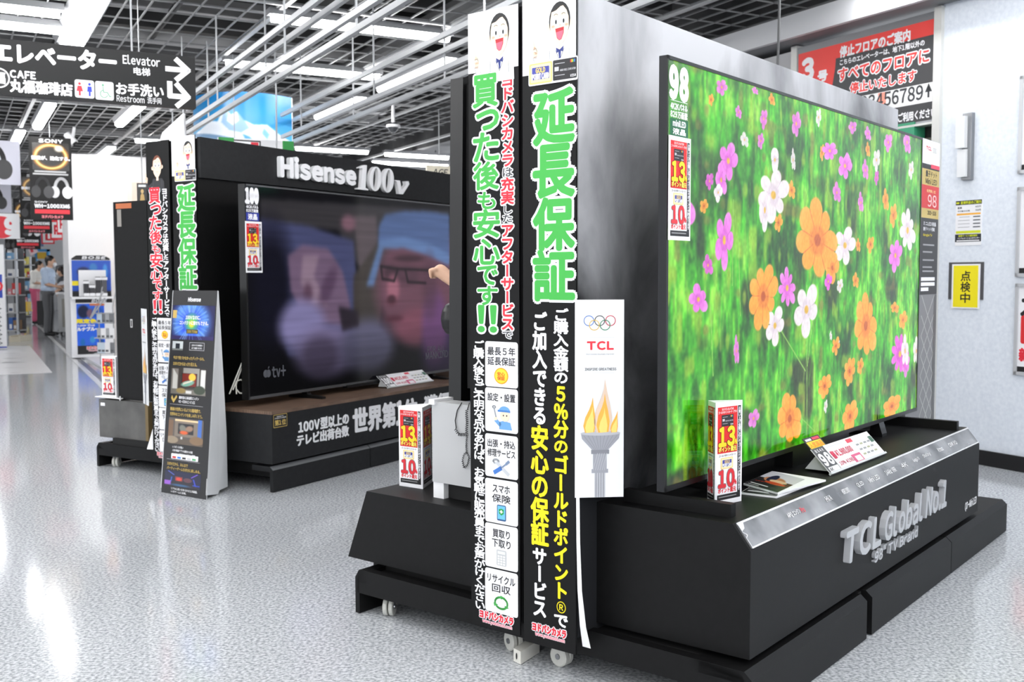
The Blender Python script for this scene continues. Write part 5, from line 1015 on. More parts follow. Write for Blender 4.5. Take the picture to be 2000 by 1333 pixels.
for k in range(4): m.rect(wb, F4(.1+.05*(k == 0), .61-.08*k, .55, .62-.08*k), ink(150, 152, 156), .005); m.rect(wb, F4(.68, .6-.08*k, .95, .625-.08*k), ink(80, 84, 90), .005)
m.rect(wb, F4(.03, .23, .97, .29), YL, .005); m.rect(wb, F4(0, .03, 1, .21), NV, .005); m.text(wb, '駐車サービス優待場所', F4(.14, .15, .86, .195), YL, .0056, .03); m.text(wb, 'インフォメーションカウンター', F4(.1, .095, .95, .135), WH, .0056, .03); m.rect(wb, F4(.06, .045, .94, .07), WH, .0056); m.build('notice_print', t)
q = sb(wb, 1861, 517, 604, 1916, 515, 602); t = wthing('inspection_sign', 'yellow sign with three black characters on the pale blue wall', 'sign', 1888, 604); u0, v0, u1, v1 = q; w, h = u1-u0, v1-v0
m = MB().mat(mk('call_plate', (96, 96, 98), .4, .5)); m.bbox(wb, u0-.03, v0+.06, u1+.02, v1+.012, 0, .006); m.build('metal_plate', t); m = MB().mat(M_PAPER); m.bbox(wb, u0, v0, u1, v1, .008, .012); m.build('sheet', t)
m = MB(); m.rect(wb, F4(.06, .03, .94, .965), ink(244, 228, 16), .0126)
for k, ch in enumerate('点検中'): m.text(wb, ch, F4(.33, .62-.245*k, .67, .84-.245*k), BK, .013, .02)
m.build('sign_print', t)
for k, (ya, yb, lab) in enumerate(((554, 733, 'silver frame with red printed notice, lowest at the right edge of the photo'), (366, 541, 'silver poster frame, middle one at the right edge of the photo'), (150, 340, 'silver poster frame, top one at the right edge of the photo'))):
    u0 = wb.uv((1984, 1988, 1993)[k], (ya+yb)/2)[0]; v0, v1 = wb.uv(1992, yb)[1], wb.uv(1992, ya)[1]; u1 = u0+.44; t = thing('poster_frame', lab, 'frame', wb.p((u0+u1)/2, v0), RZ, 'silver wall frames')
    m = MB().mat(mk('silver_frame', (198, 200, 203), .3, .2))
    for r in ((u0, v0, u0+.022, v1), (u1-.022, v0, u1, v1), (u0, v0, u1, v0+.022), (u0, v1-.022, u1, v1)): m.bbox(wb, *r, 0, .018)
    m.build('frame', t); m = MB().mat(M_PAPER); m.bbox(wb, u0+.02, v0+.02, u1-.02, v1-.02, 0, .008); m.rect(wb, (u0+.022, v0+.022, u1-.022, v0+.055), BK, .009)
    if k == 0: m.rrect(wb, (u0+.04, v0+.2, u1-.04, v0+.38), .015, ink(220, 40, 44), .009); m.text(wb, '新', (u0+.035, v0+.09, u0+.11, v0+.17), RED, .009, .05); m.text(wb, 'ス', (u0+.04, v1-.2, u0+.12, v1-.1), BK, .009, .05)
    m.build('poster', t)

# ------------------------------------------------------------------ hanging pieces under the ceiling
d0 = 10.3; bd = Board(at(379, 300, d0), Vector((1, .08, 0)), ZV); W_ = bd.uv(571, 290)[0]; HT = bd.uv(475, 178)[1]-.06
bend = lambda u, v: .32*(1-((u-W_/2)/(W_/2))**2)
t = thing('mountain_sign', 'curved blue sign with snowy mountains above the far display', 'sign', bd.p(W_/2, 0), 0)
m = MB().mat(M_WHITE); N_ = 16; pts = [bd.p(W_*i/N_, 0, .32*(1-(2*i/N_-1)**2)-.004) for i in range(N_+1)]; m.extr(pts+[bd.p(W_*i/N_, 0, .32*(1-(2*i/N_-1)**2)-.05) for i in range(N_, -1, -1)], ZV*HT); m.build('curved_body', t)
p = Pic(150, 110, (40, 150, 205)); k = np.clip(p.Y*1.1, 0, 1)[..., None]; p.a = np.array((110, 184, 222.))*(1-k)+np.array((18, 112, 172.))*k
p.poly([(0, .3), (.12, .42), (.22, .52), (.3, .5), (.38, .74), (.44, .6), (.5, .66), (.56, .52), (.66, .44), (.78, .46), (.9, .3), (1, .2), (1, 0), (0, 0)], (232, 238, 246)); p.poly([(.38, .74), (.42, .62), (.4, .5), (.46, .42), (.52, .5), (.5, .66), (.56, .54), (.62, .38), (.54, .3), (.42, .34), (.34, .48)], (120, 164, 222), .8)
p.poly([(0, .35), (.2, .3), (.5, .2), (.7, .1), (.5, .12), (.2, .22), (0, .28)], (90, 130, 170), .8); p.poly([(.55, .28), (.62, .24), (.66, .14), (.58, .18)], (60, 150, 230), .9); p.poly([(.75, .4), (.8, .3), (.78, .2), (.73, .3)], (120, 180, 236), .9); p.poly([(.84, .62), (1, .6), (1, .48), (.85, .5)], (30, 110, 170), .6); p.poly([(0, .62), (.2, .6), (.3, .56), (.1, .5), (0, .5)], (28, 116, 170), .6); p.blur(1)
p.build('mountain_picture', bd, (0, 0, W_, HT), PM, 0, t, bend)
d0 = 9.4; bd = Board(at(428, 330, d0), B.N, ZV); W_ = bd.uv(574, 300)[0]; z0, z1 = bd.uv(500, 312)[1], bd.uv(450, 269)[1]
t = thing('tricolour_sign', 'white sign with green ends and a red mark peeping over the far display', 'sign', bd.p(W_/2, z0), math.atan2(B.N.y, B.N.x)); m = MB().mat(M_PAPER); m.bbox(bd, 0, z0, W_, z1, -.05, 0); m.build('board', t)
m = MB(); a_, b_ = bd.uv(457, 272)[0], bd.uv(508, 280)[0]; GN = ink(30, 150, 60); m.rect(bd, (0, z0, a_, z1), GN, .001); m.rect(bd, (bd.uv(552, 290)[0], z0, W_, z1), GN, .001); m.stroke(bd, [(a_, z1-.02), (b_, z1-.02), (b_, z0)], .012, BK, .0014); q = bd.uv(490, 282); m.rect(bd, (q[0], z0, q[0]+.07, q[1]+.02), ink(220, 40, 60), .0014); m.build('board_print', t)
for u in (.15, W_-.15): m = MB().mat(M_RAIL); q = bd.p(u, z1, -.025); m.tube([q, q+ZV*(CEIL-q.z)], .005, 6); m.build('hanging_rod', t)
q = [at(x, y, 8.8) for x, y in ((309, 284), (361, 286), (358, 221), (317, 259))]; m = MB().mat(M_WHITE); m.extr(q, Vector((.01, .02, 0))); q0 = (q[2]+q[3])/2; o = m.build('white_hanging_board', label='bright white slanted board hanging behind the top of the far tall banners', cat='board')
m = MB().mat(M_RAIL); m.tube([q[2], q[2]+ZV*(CEIL-q[2].z)], .006, 6); m.build('hanging_rod', o)
bd = Board(at(834, 352, 12.5), B.N, ZV); t = thing('cream_sign', 'cream sign with black letters between the far lettering and the tall banner', 'sign', bd.O, math.atan2(B.N.y, B.N.x)); w = bd.uv(884, 340)[0]; h = bd.uv(870, 324)[1]
m = MB().mat(ink(236, 228, 208)); m.bbox(bd, 0, 0, w, h, -.04, 0); m.build('board', t); m = MB(); m.text(bd, 'AGE', sb(bd, 845, 331, 343, 873, 330, 342), BK, .001, .02, shear=.2); m.build('lettering', t)
q = bd.p(w*.5, h, -.02); m = MB().mat(M_RAIL); m.tube([q, q+ZV*(CEIL-q.z)], .006, 6); m.build('hanging_rod', t)
c = at(768, 249, 12.2); t = thing('dome_camera', 'white dome camera under the ceiling grid', 'security camera', c+ZV*.02, 0); m = MB().mat(M_WHITE); m.tube([c+ZV*(CEIL-c.z), c+ZV*.03, c+ZV*.029, c, c-ZV*.001], [.02, .02, .08, .085, .07], 16); m.build('housing', t); m = MB().mat(mk('dome_dark', (60, 62, 66), .1)); m.ball(c-ZV*.0, .062, 14); m.build('lens_dome', t)
c = at(146, 280, 14); t = thing('bullet_camera', 'white bullet camera right of the black eclipse poster', 'security camera', c, 0); m = MB().mat(M_WHITE); q = at(130, 262, 14); m.tube([q, c], .05, 10); m.build('barrel', t); m = MB().mat(M_WHITE); m.tube([c.lerp(q, .3), Vector((c.x, c.y, CEIL))], .02, 6); m.build('bracket', t); m = MB().mat(M_DARK); m.disc(c, c-q, .035, .02); m.build('lens', t)
NR = math.atan2(B.N.y, B.N.x)
def hang(t, bd, w, h): m = MB().mat(M_RAIL); [m.tube([bd.p(u, h, -.005), bd.p(u, h, -.005)+ZV*max(.02, CEIL-bd.p(u, h).z)], .004, 5) for u in (w*.5,)]; m.build('hanging_cord', t)
def headphones(m, bd, cx, cy, s, c1, c2, n=.0014):
    m.loop(bd, cx, cy+s*.1, s*.36, s*.62, s*.17, c1, n, 18, 5, 175); m.ell(bd, cx-s*.38, cy-s*.1, s*.27, s*.36, c1, n+.0002); m.ell(bd, cx+s*.34, cy-s*.12, s*.3, s*.37, c2, n+.0004)
def eclipse_poster(px0, px1, ptop, d, label):
    p1 = at(px0, ptop, d); w = (px1-px0)/FPX*d/.878; h = w*2.1; bd = Board(p1-ZV*h, B.N, ZV); t = thing('hanging_poster', label, 'poster', bd.p(w/2, 0), NR, 'black eclipse posters')
    m = MB().mat(mk('poster_black', (18, 17, 17), .5, 0, .3)); m.bbox(bd, 0, 0, w, h, -.008, 0); m.build('sheet', t); hang(t, bd, w, h)
    p = Pic(48, 42, (28, 25, 22)); rr = np.hypot((p.X-.5)*1.0, (p.Y-.5)*1.0); p.mix(np.exp(-((rr-.42)/.07)**2), (190, 120, 40)); p.mix(np.exp(-((rr-.41)/.025)**2), (250, 214, 130)); p.ell(.72, .8, .1, .1, (255, 246, 226), 1)
    p.build('eclipse_picture', bd, (w*.08, h*.6, w*.94, h*.93), PM, .0008, t); m = MB()
    m.text(bd, 'SONY', (w*.24, h*.935, w*.8, h*.975), ink(220, 220, 222), .0012, .05); m.text(bd, '静寂が、進化する。', (w*.06, h*.725, w*.96, h*.77), WH, .0016, .05)
    for k, y in enumerate((.575, .545)): m.rect(bd, (w*(.12-.04*k), h*y, w*(.86+.05*k), h*(y+.018)), ink(180, 180, 180), .0012)
    m.build('poster_lettering', t); m = MB(); m.text(bd, 'SONY', (w*.1, h*.205, w*.4, h*.225), WH, .0012, .04); m.text(bd, 'WH-1000XM6', (w*.1, h*.145, w*.92, h*.19), WH, .0012, .06); m.rect(bd, (w*.1, h*.075, w*.92, h*.125), ink(226, 44, 58), .0012); m.text(bd, 'ヨドバシカメラ', (w*.26, h*.02, w*.76, h*.055), ink(240, 130, 140), .0012, .05); m.build('model_lettering', t)
    m = MB(); headphones(m, bd, w*.3, h*.36, w*.42, ink(52, 52, 54), ink(66, 66, 68)); m.build('headphone_picture', t, label='dark headphones'); m = MB(); headphones(m, bd, w*.74, h*.36, w*.42, ink(206, 206, 208), ink(230, 230, 232)); m.build('headphone_picture', t, label='white headphones')
eclipse_poster(55, 122, 266, 13.3, 'black hanging eclipse poster with headphones, largest and nearest of the row')
eclipse_poster(37, 86, 337, 17, 'black hanging eclipse poster just behind the nearest one, second in the row')
eclipse_poster(25, 66, 388, 22.5, 'black hanging eclipse poster third in the row, far left')
eclipse_poster(8, 40, 428, 28, 'small black hanging eclipse poster farthest in the row')
def white_poster(px0, px1, y0, y1, d, label):
    w = (px1-px0)/FPX*d/.878; p1 = at(px1, y1, d); bd = Board(p1-B.N*w, B.N, ZV); h = (y1-y0)/FPX*d; t = thing('hanging_poster', label, 'poster', bd.p(w/2, 0), NR, 'white headphone posters')
    m = MB().mat(mk('poster_white', (214, 214, 228), .4)); m.bbox(bd, 0, 0, w, h, -.008, 0); m.build('sheet', t); hang(t, bd, w, h); m = MB(); headphones(m, bd, w*.52, h*.42, h*.62, ink(40, 40, 43), ink(58, 58, 60)); m.build('headphone_picture', t)
white_poster(-45, 41, 278, 362, 14, 'white hanging poster with black headphones cut by the left edge, upper one')
white_poster(-30, 23, 362, 416, 20.5, 'white hanging poster with black headphones cut by the left edge, lower one')
w, d = .62, 17; bd = Board(at(-42, 466, d), B.N, ZV); h = .42; t = thing('hanging_poster', 'white hanging poster with a red disc and number at the left edge', 'poster', bd.p(w/2, 0), NR)
m = MB().mat(M_PAPER); m.bbox(bd, 0, 0, w, h, -.008, 0); m.build('sheet', t); m = MB(); m.ell(bd, w*.55, h*.45, h*.5, h*.44, RED, .001); m.text(bd, '9', (w*.66, h*.2, w*.9, h*.8), WH, .0016, .08); m.build('sheet_print', t); hang(t, bd, w, h)
for k, (x0, x1, y0, y1, d) in enumerate(((111, 131, 412, 459, 18), (98, 123, 427, 469, 20.5), (91, 112, 436, 470, 23), (81, 106, 449, 477, 26))):
    w = (x1-x0)/FPX*d; bd = Board(at(x0, y1, d), Vector((1, .1, 0)), ZV); h = (y1-y0)/FPX*d; t = thing('hanging_flag', 'red and white hanging flag, '+('nearest and rightmost of the row', 'second of the row from the right', 'third of the row from the right', 'smallest and leftmost of the row')[k], 'flag', bd.p(w/2, 0), .1, 'red and white flags')
    m = MB().mat(M_PAPER); m.bbox(bd, 0, 0, w, h, -.006, 0); m.build('sheet', t); m = MB()
    for r in ((0, 0, w*.12, h), (w*.88, 0, w, h), (0, 0, w, h*.1), (0, h*.82, w, h), (w*.3, h*.25, w*.45, h*.7), (w*.3, h*.58, w*.75, h*.7), (w*.3, h*.38, w*.7, h*.48)): m.rect(bd, r, RED, .001)
    m.build('sheet_print', t); hang(t, bd, w, h)

# ------------------------------------------------------------------ the aisle on the left
bd = Board(onz(141, 702, 0)+ZV*.02, B.N, ZV); w = bd.uv(222, 690)[0]; h = bd.uv(150, 500)[1]; t = thing('headphone_display', 'blue and white headphone display stand before the white wall', 'display stand', bd.p(w/2, 0), NR)
m = MB().mat(M_WHITE); m.bbox(bd, 0, 0, w, h-.12, -.3, 0); m.poly(bd, [(0, h-.12), (w, h-.12), (w, h-.06), (w-.1, h), (.1, h), (0, h-.06)], M_WHITE, .0); m.build('cabinet', t); Y = lambda y: bd.uv(150, y)[1]
m = MB(); m.poly(bd, [(.03, Y(508)), (w-.02, Y(508)), (w-.02, Y(505)), (w-.1, Y(499)), (.1, Y(499)), (.03, Y(505))], BK, .004); m.text(bd, 'BOSE', (w*.3, Y(506), w*.85, Y(501)), WH, .005, .06, shear=.3); m.rect(bd, (.07, Y(592), w, Y(584)), BK, .003); m.text(bd, 'BOSE', (w*.5, Y(591), w*.85, Y(585)), WH, .004, .06, shear=.3); m.build('header', t)
p = Pic(60, 60, (36, 84, 190)); p.ell(.3, .7, .16, .12, (24, 40, 90)); p.ell(.55, .8, .1, .12, (50, 120, 190)); p.ell(.85, .7, .06, .2, (70, 150, 220)); p.rect(0, 0, 1, .18, (26, 26, 30)); p.blur(1); p.build('upper_picture', bd, (.03, Y(582), w-.01, Y(509)), PM, .003, t)
p = Pic(60, 70, (46, 104, 226)); p.ell(.25, .82, .2, .14, (24, 34, 70)); p.ell(.5, .78, .14, .1, (120, 90, 110)); p.ell(.75, .8, .2, .12, (40, 90, 180)); p.ell(.2, .14, .08, .09, (30, 110, 190)); p.ell(.55, .2, .1, .07, (60, 150, 220)); p.ell(.85, .16, .08, .08, (30, 80, 150)); p.blur(1); p.build('lower_picture', bd, (.08, Y(682), w*.8, Y(594)), PM, .003, t)
m = MB(); m.text(bd, '限定色', (w*.14, Y(632), w*.6, Y(624)), YEL, .005, .08); m.text(bd, 'ルナブルー', (w*.14, Y(647), w*.66, Y(640)), WH, .005, .08); m.text(bd, 'Lunar Blue', (w*.16, Y(638), w*.56, Y(634)), WH, .005, .04); m.rect(bd, (.08, Y(693), w*.84, Y(676)), BK, .0045); shop_logo(m, bd, (w*.36, Y(688), w*.8, Y(678)), .0055); m.rect(bd, (.03, Y(558), .12, Y(549)), YEL, .005); m.build('display_lettering', t)
m = MB().mat(M_WHITE); m.bbox(bd, .0, Y(584), w, Y(580), 0, .22); m.build('shelf', t); m = MB().mat(M_PAPER); m.bbox(bd, w*.2, Y(579), w*.85, Y(528), .04, .06); m.build('price_panel', t, label='white panel behind the small speakers')
for k, (x, y0, y1, c) in enumerate(((.36, 574, 548, 40), (.5, 576, 556, 60), (.645, 574, 541, 46), (.79, 576, 541, 80))):
    s = MB().mat(ink(c, c, c+6)); u = w*x; s.bbox(bd, u-.035, Y(580)+.001, u+.035, Y(y1), .08, .15); s.rect(bd, (u-.045, Y(y1)-.05, u+.045, Y(y1)-.01), WH, .152); s.rect(bd, (u-.04, Y(579), u+.04, Y(573)), WH, .153)
    s.build('small_speaker', label='small dark speaker with white price tag, %s on the headphone display shelf' % ('leftmost', 'second from the left', 'third from the left', 'rightmost')[k], cat='speaker', group='speakers on the headphone display')
t = thing('leaflet_rack', 'white wire rack full of leaflets beside the black panel of the far display', 'rack', at(208, 690, 14.4), 0); f2 = Board(at(190, 690, 14.4), Vector((1, 0, 0)), ZV); X2 = lambda x, y, n=0: f2.p(*f2.uv(x, y), n); m = MB().mat(M_RAIL)
for x in (196, 224): q = X2(x, 690); m.tube([Vector((q.x, q.y, .031)), q, X2(x-4, 600), X2(x+4, 560)], .008, 6)
for y in (690, 660, 630, 612): m.tube([X2(190, y, .1), X2(226, y, .1)], .006, 6); m.tube([X2(190, y, .0), X2(190, y, .1)], .006, 6)
m.tube([X2(183, 622, .12), X2(208, 570, .12)], .012, 6); m.tube([X2(188, 618, .16), X2(214, 582, .16)], .01, 6); m.build('wire_frame', t)
rs = random.Random(5)
for k in range(12):
    x = 192+(k % 4)*8; y = (690, 662, 632)[k//4]; c = rs.choice(((236, 236, 238), (170, 172, 176), (200, 214, 226), (120, 122, 126))); m = MB().mat(ink(*c)); q = f2.uv(x, y); m.bbox(f2, q[0], q[1], q[0]+.07, q[1]+.15, .02+.01*(k % 3), .03+.01*(k % 3)); m.rect(f2, (q[0]+.01, q[1]+.02, q[0]+.05, q[1]+.05), ink(90, 92, 96), .032+.01*(k % 3)); m.build('leaflet', t)
m = MB().mat(ink(190, 112, 76)); q = f2.uv(183, 597); m.bbox(f2, q[0], q[1], q[0]+.19, q[1]+.03, .1, .14); m.build('orange_tray', t)
q = [onz(x, y, .002) for x, y in ((-70, 736), (102, 728), (58, 676), (-70, 678))]; m = MB().mat(mk('floor_sticker', (240, 241, 243), .25)); m.extr(q, ZV*.002); fs = m.build('floor_sticker', label='white floor sticker with dark marks at the left edge of the aisle', cat='sticker'); m = MB().mat(ink(96, 98, 100))
for (xa, ya, xb, yb, wd) in ((8, 691, 40, 690, .05), (6, 701, 44, 700, .09), (2, 709, 52, 708, .12), (20, 729, 40, 728, .06), (8, 719, 52, 718, .03)): m = MB().mat(ink(96, 98, 100)); a_, b_ = onz(xa, ya, .0046), onz(xb, yb, .0046); s = Vector((0, wd, 0)); m.add([a_-s*.2, b_-s*.1, b_+s*.1, a_+s], [(0, 1, 2, 3)]); m.build('dark_mark', fs)
bd = Board(at(-60, 688, 17.6), B.N, ZV); w = bd.uv(14, 690)[0]; h = bd.uv(5, 478)[1]; t = thing('sign_stand', 'tall white sign stand with blue and red print cut by the left edge', 'sign', bd.p(w/2, 0), NR); m = MB().mat(M_WHITE); m.bbox(bd, 0, .02, w, h, -.05, 0); m.build('panel', t); m = MB().mat(M_STEEL); m.bbox(bd, .0, 0, w, .03, -.25, .15); m.build('base', t)
m = MB(); BLU = ink(40, 70, 180)
for k in range(4): m.rect(bd, (w-.15, h-.16-.12*k, w-.1, h-.1-.12*k), BLU if k % 2 else ink(60, 62, 70), .001)
m.rect(bd, (w-.17, h*.5, w-.04, h*.72), BLU, .001); m.ell(bd, w-.12, h*.61, .09, .09, RED, .0014); m.ell(bd, w-.12, h*.61, .05, .05, WH, .0018)
for k in range(10): m.stroke(bd, [(w-.15, h*.46-.075*k), (w-.09+.02*(k % 2), h*.44-.075*k), (w-.13, h*.425-.075*k)], .012, ink(50, 50, 54), .001)
m.rect(bd, (0, .05, w, .075), BLU, .0014); m.build('panel_print', t)
# shelving with goods
def shelf_unit(px0, px1, d, label, group, seed, hgt=1.85):
    a_ = at(px0, 600, d); b_ = at(px1, 600, d); W2 = b_.x-a_.x; bd = Board(Vector((a_.x, d, 0)), Vector((1, 0, 0)), ZV); t = thing('shelf_unit', label, 'shelf', bd.p(W2/2, 0), 0); rs = random.Random(seed)
    for u in (0, W2):
        m = MB().mat(M_STEEL); m.bbox(bd, u-.02, 0, u+.02, hgt, -.03, .02); m.build('post', t)
    m = MB().mat(mk('shelf_back', (96, 96, 98), .6)); m.bbox(bd, 0, .1, W2, hgt, -.36, -.34); m.build('back_panel', t); n = 0
    for k in range(5):
        z = .16+.36*k; n = 0; m = MB().mat(M_GREYBOX); m.bbox(bd, -.02, z, W2+.02, z+.025, -.34, .03); m.build('shelf', t); u = .032
        while u < W2-.1:
            w = rs.uniform(.07, .15); w = min(w, W2-.034-u); hh = rs.uniform(.12, .27); c = rs.choice(((210, 60, 60), (60, 110, 190), (236, 220, 90), (240, 240, 240), (60, 62, 66), (120, 170, 210), (230, 150, 160), (150, 120, 90))); g = MB().mat(ink(*c)); g.bbox(bd, u, z+.026, min(u+w, W2-.032), z+.026+hh, -.25, -.02); g.rect(bd, (u+w*.15, z+.05, u+w*.8, z+.03+hh*.45), ink(236, 236, 236) if sum(c) < 600 else ink(80, 90, 120), -.019)
            nm = {210: 'red', 60: 'blue' if c[1] == 110 else 'dark grey', 236: 'yellow', 240: 'white', 120: 'pale blue', 230: 'pink', 150: 'brown'}[c[0]]; n += 1
            g.build('boxed_product', label='%s box %s from left on the %s shelf %s' % (nm, ('first', 'second', 'third', 'fourth', 'fifth', 'sixth', 'seventh', 'eighth', 'ninth', 'tenth')[n-1], ('lowest', 'second', 'middle', 'fourth', 'top')[k], 'behind the sign stand' if seed == 1 else 'beside the white shopper'), cat='box', group=group); u += w+.012
shelf_unit(12, 34, 21, 'grey shelf unit with boxes right behind the white sign stand', 'boxes on the nearer aisle shelf', 1)
shelf_unit(36, 62, 29.5, 'grey shelf unit with colourful boxes left of the shopper in white', 'boxes on the farther aisle shelf', 2)
for (x0, x1, y0, y1, d, dep, c, nm, lab) in ((73, 93, 588, 634, 27, .35, (24, 24, 26), 'black_case', 'large black case standing behind the two shoppers'), (17, 38, 640, 661, 20, .5, (206, 198, 178), 'beige_tray', 'low beige tray on the floor beside the sign stand'), (42, 53, 590, 606, 24.6, .2, (240, 196, 50), 'yellow_box', 'bright yellow box at knee height near the far shelves')):
    a_, b_ = at(x0, y1, d), at(x1, y0, d); z0 = 0 if nm != 'yellow_box' else a_.z; z1 = b_.z if nm != 'beige_tray' else .09; bd = Board(Vector((a_.x, d, 0)), Vector((1, 0, 0)), ZV); m = MB().mat(ink(*c)); m.bbox(bd, 0, z0, b_.x-a_.x, z1, -dep, 0)
    if nm == 'black_case': m.bbox(bd, .06, z1, .09, z1+.06, -.2, -.17); m.bbox(bd, .18, z1, .21, z1+.06, -.2, -.17); m.bbox(bd, .06, z1+.06, .21, z1+.08, -.2, -.17)
    elif nm == 'beige_tray': m.bbox(bd, 0, z1, .03, z1+.03, -dep, 0); m.bbox(bd, b_.x-a_.x-.03, z1, b_.x-a_.x, z1+.03, -dep, 0)
    else: m.bbox(bd, -.02, z0-.03, b_.x-a_.x+.02, z0, -dep-.02, .02); m.bbox(bd, .02, 0, .05, z0, -.1, -.06)
    m.build(nm, label=lab, cat=nm.split('_')[1])
d = 31; bd = Board(at(68, 512, d), Vector((1, 0, 0)), ZV); w = bd.uv(95, 500)[0]; h = bd.uv(80, 487)[1]; t = thing('arch_sign', 'blue arch sign with a yellow panel far down the aisle', 'sign', bd.O, 0); m = MB().mat(ink(50, 150, 210)); m.bbox(bd, 0, 0, .06, h, -.1, 0); m.bbox(bd, w-.06, -.2, w, h, -.1, 0); m.bbox(bd, 0, h-.07, w, h, -.1, 0); m.build('arch', t); m = MB().mat(ink(236, 190, 50)); m.bbox(bd, .07, h*.25, w-.08, h*.75, -.08, -.02); m.build('panel', t); m = MB().mat(M_RAIL); [m.bbox(bd, u, -bd.O.z, u+.03, 0, -.08, -.05) for u in (.01,)]; m.build('post', t)
d = 26; q = [at(x, y, d) for x, y in ((47, 468), (58, 466), (74, 492), (60, 500))]; m = MB().mat(ink(238, 214, 218)); m.extr(q, Vector((0, .03, 0))); o = m.build('slanted_banner', label='pink and white slanted banner far down the aisle', cat='banner'); m = MB().mat(ink(226, 60, 80)); q = [at(x, y, d-.005) for x, y in ((52, 470), (56, 470), (66, 492), (61, 494))]; m.add(q, [(0, 1, 2, 3)]); m.build('red_stripe', o)
m = MB().mat(M_RAIL); q = at(55, 467, d+.015); m.tube([q, Vector((q.x, q.y, CEIL))], .008, 5); m.build('hanging_cord', o)
d = 32; bd = Board(at(62, 482, d), Vector((1, 0, 0)), ZV); m = MB().mat(ink(120, 140, 176)); w, h = bd.uv(84, 452); m.bbox(bd, 0, 0, w, h, -.03, 0); m.rect(bd, (w*.3, h*.35, w*.65, h*.7), ink(150, 150, 90), .001); o = m.build('blue_poster', label='dull blue poster hanging under the flags far away', cat='poster'); m = MB().mat(M_RAIL); q = bd.p(w/2, h, -.01); m.tube([q, q+ZV*(CEIL-q.z)], .01, 5); m.build('hanging_cord', o)
# service counter
for k, (x, d, lab) in enumerate(((113, 21.8, 'pale grey wheeled service counter in front of the shopper in blue'), (128, 20.9, 'pale grey wheeled service counter nearer the white wall'))):
    a_ = at(x, 600, d); bd = Board(Vector((a_.x, d, 0)), Vector((1, .15, 0)), ZV); t = thing('service_counter', lab, 'counter', bd.p(.3, 0), .15, 'service counters'); m = MB().mat(M_GREYBOX); m.bbox(bd, 0, .1, .5, .9, -.7, 0); m.build('cabinet', t); m = MB().mat(M_WHITE); m.bbox(bd, -.03, .9, .53, .94, -.74, .03); m.build('top', t)
    m = MB(); [m.rect(bd, (.08+.2*i, .2, .2+.2*i, .8), ink(150, 148, 140), .001) for i in range(2)]; m.build('door_panel', t)
    for u in (.06, .44): m = MB().mat(M_PLAST); m.disc(bd.p(u, .05, -.06), (1, 0, 0), .05, .04, 12); m.build('wheel', t)
q = [at(x, y, 21.9) for x, y in ((122, 567), (146, 567), (146, 541), (124, 541))]; m = MB().mat(ink(150, 152, 156)); m.extr([q[0], q[1], q[2]+Vector((0, .25, 0)), q[3]+Vector((0, .25, 0))], Vector((0, .03, -.02))); m.build('counter_screen', label='grey slanted screen on the service counter', cat='screen')
rs = random.Random(8)
for k in range(7):
    c = at(116+3*k, 538-5*(k % 3)-6*(k//4), 24+.5*k); s = .09+.03*(k % 2); g = MB().mat(ink(*rs.choice(((50, 50, 54), (90, 92, 96), (200, 202, 206))))); bd = Board(c, Vector((1, 0, 0)), ZV); g.bbox(bd, -s, 0, s, 1.4*s, -.2, 0); g.rect(bd, (-s*.7, s*.3, s*.7, s*1.1), ink(130, 134, 140), .001); g.bbox(bd, -.02, -c.z, .02, 0, -.12, -.08)
    g.build('till_display', label='till display on a pole behind the service counter, %s from the left' % ('first', 'second', 'third', 'fourth', 'fifth', 'sixth', 'last')[k], cat='till', group='till displays behind the counter')

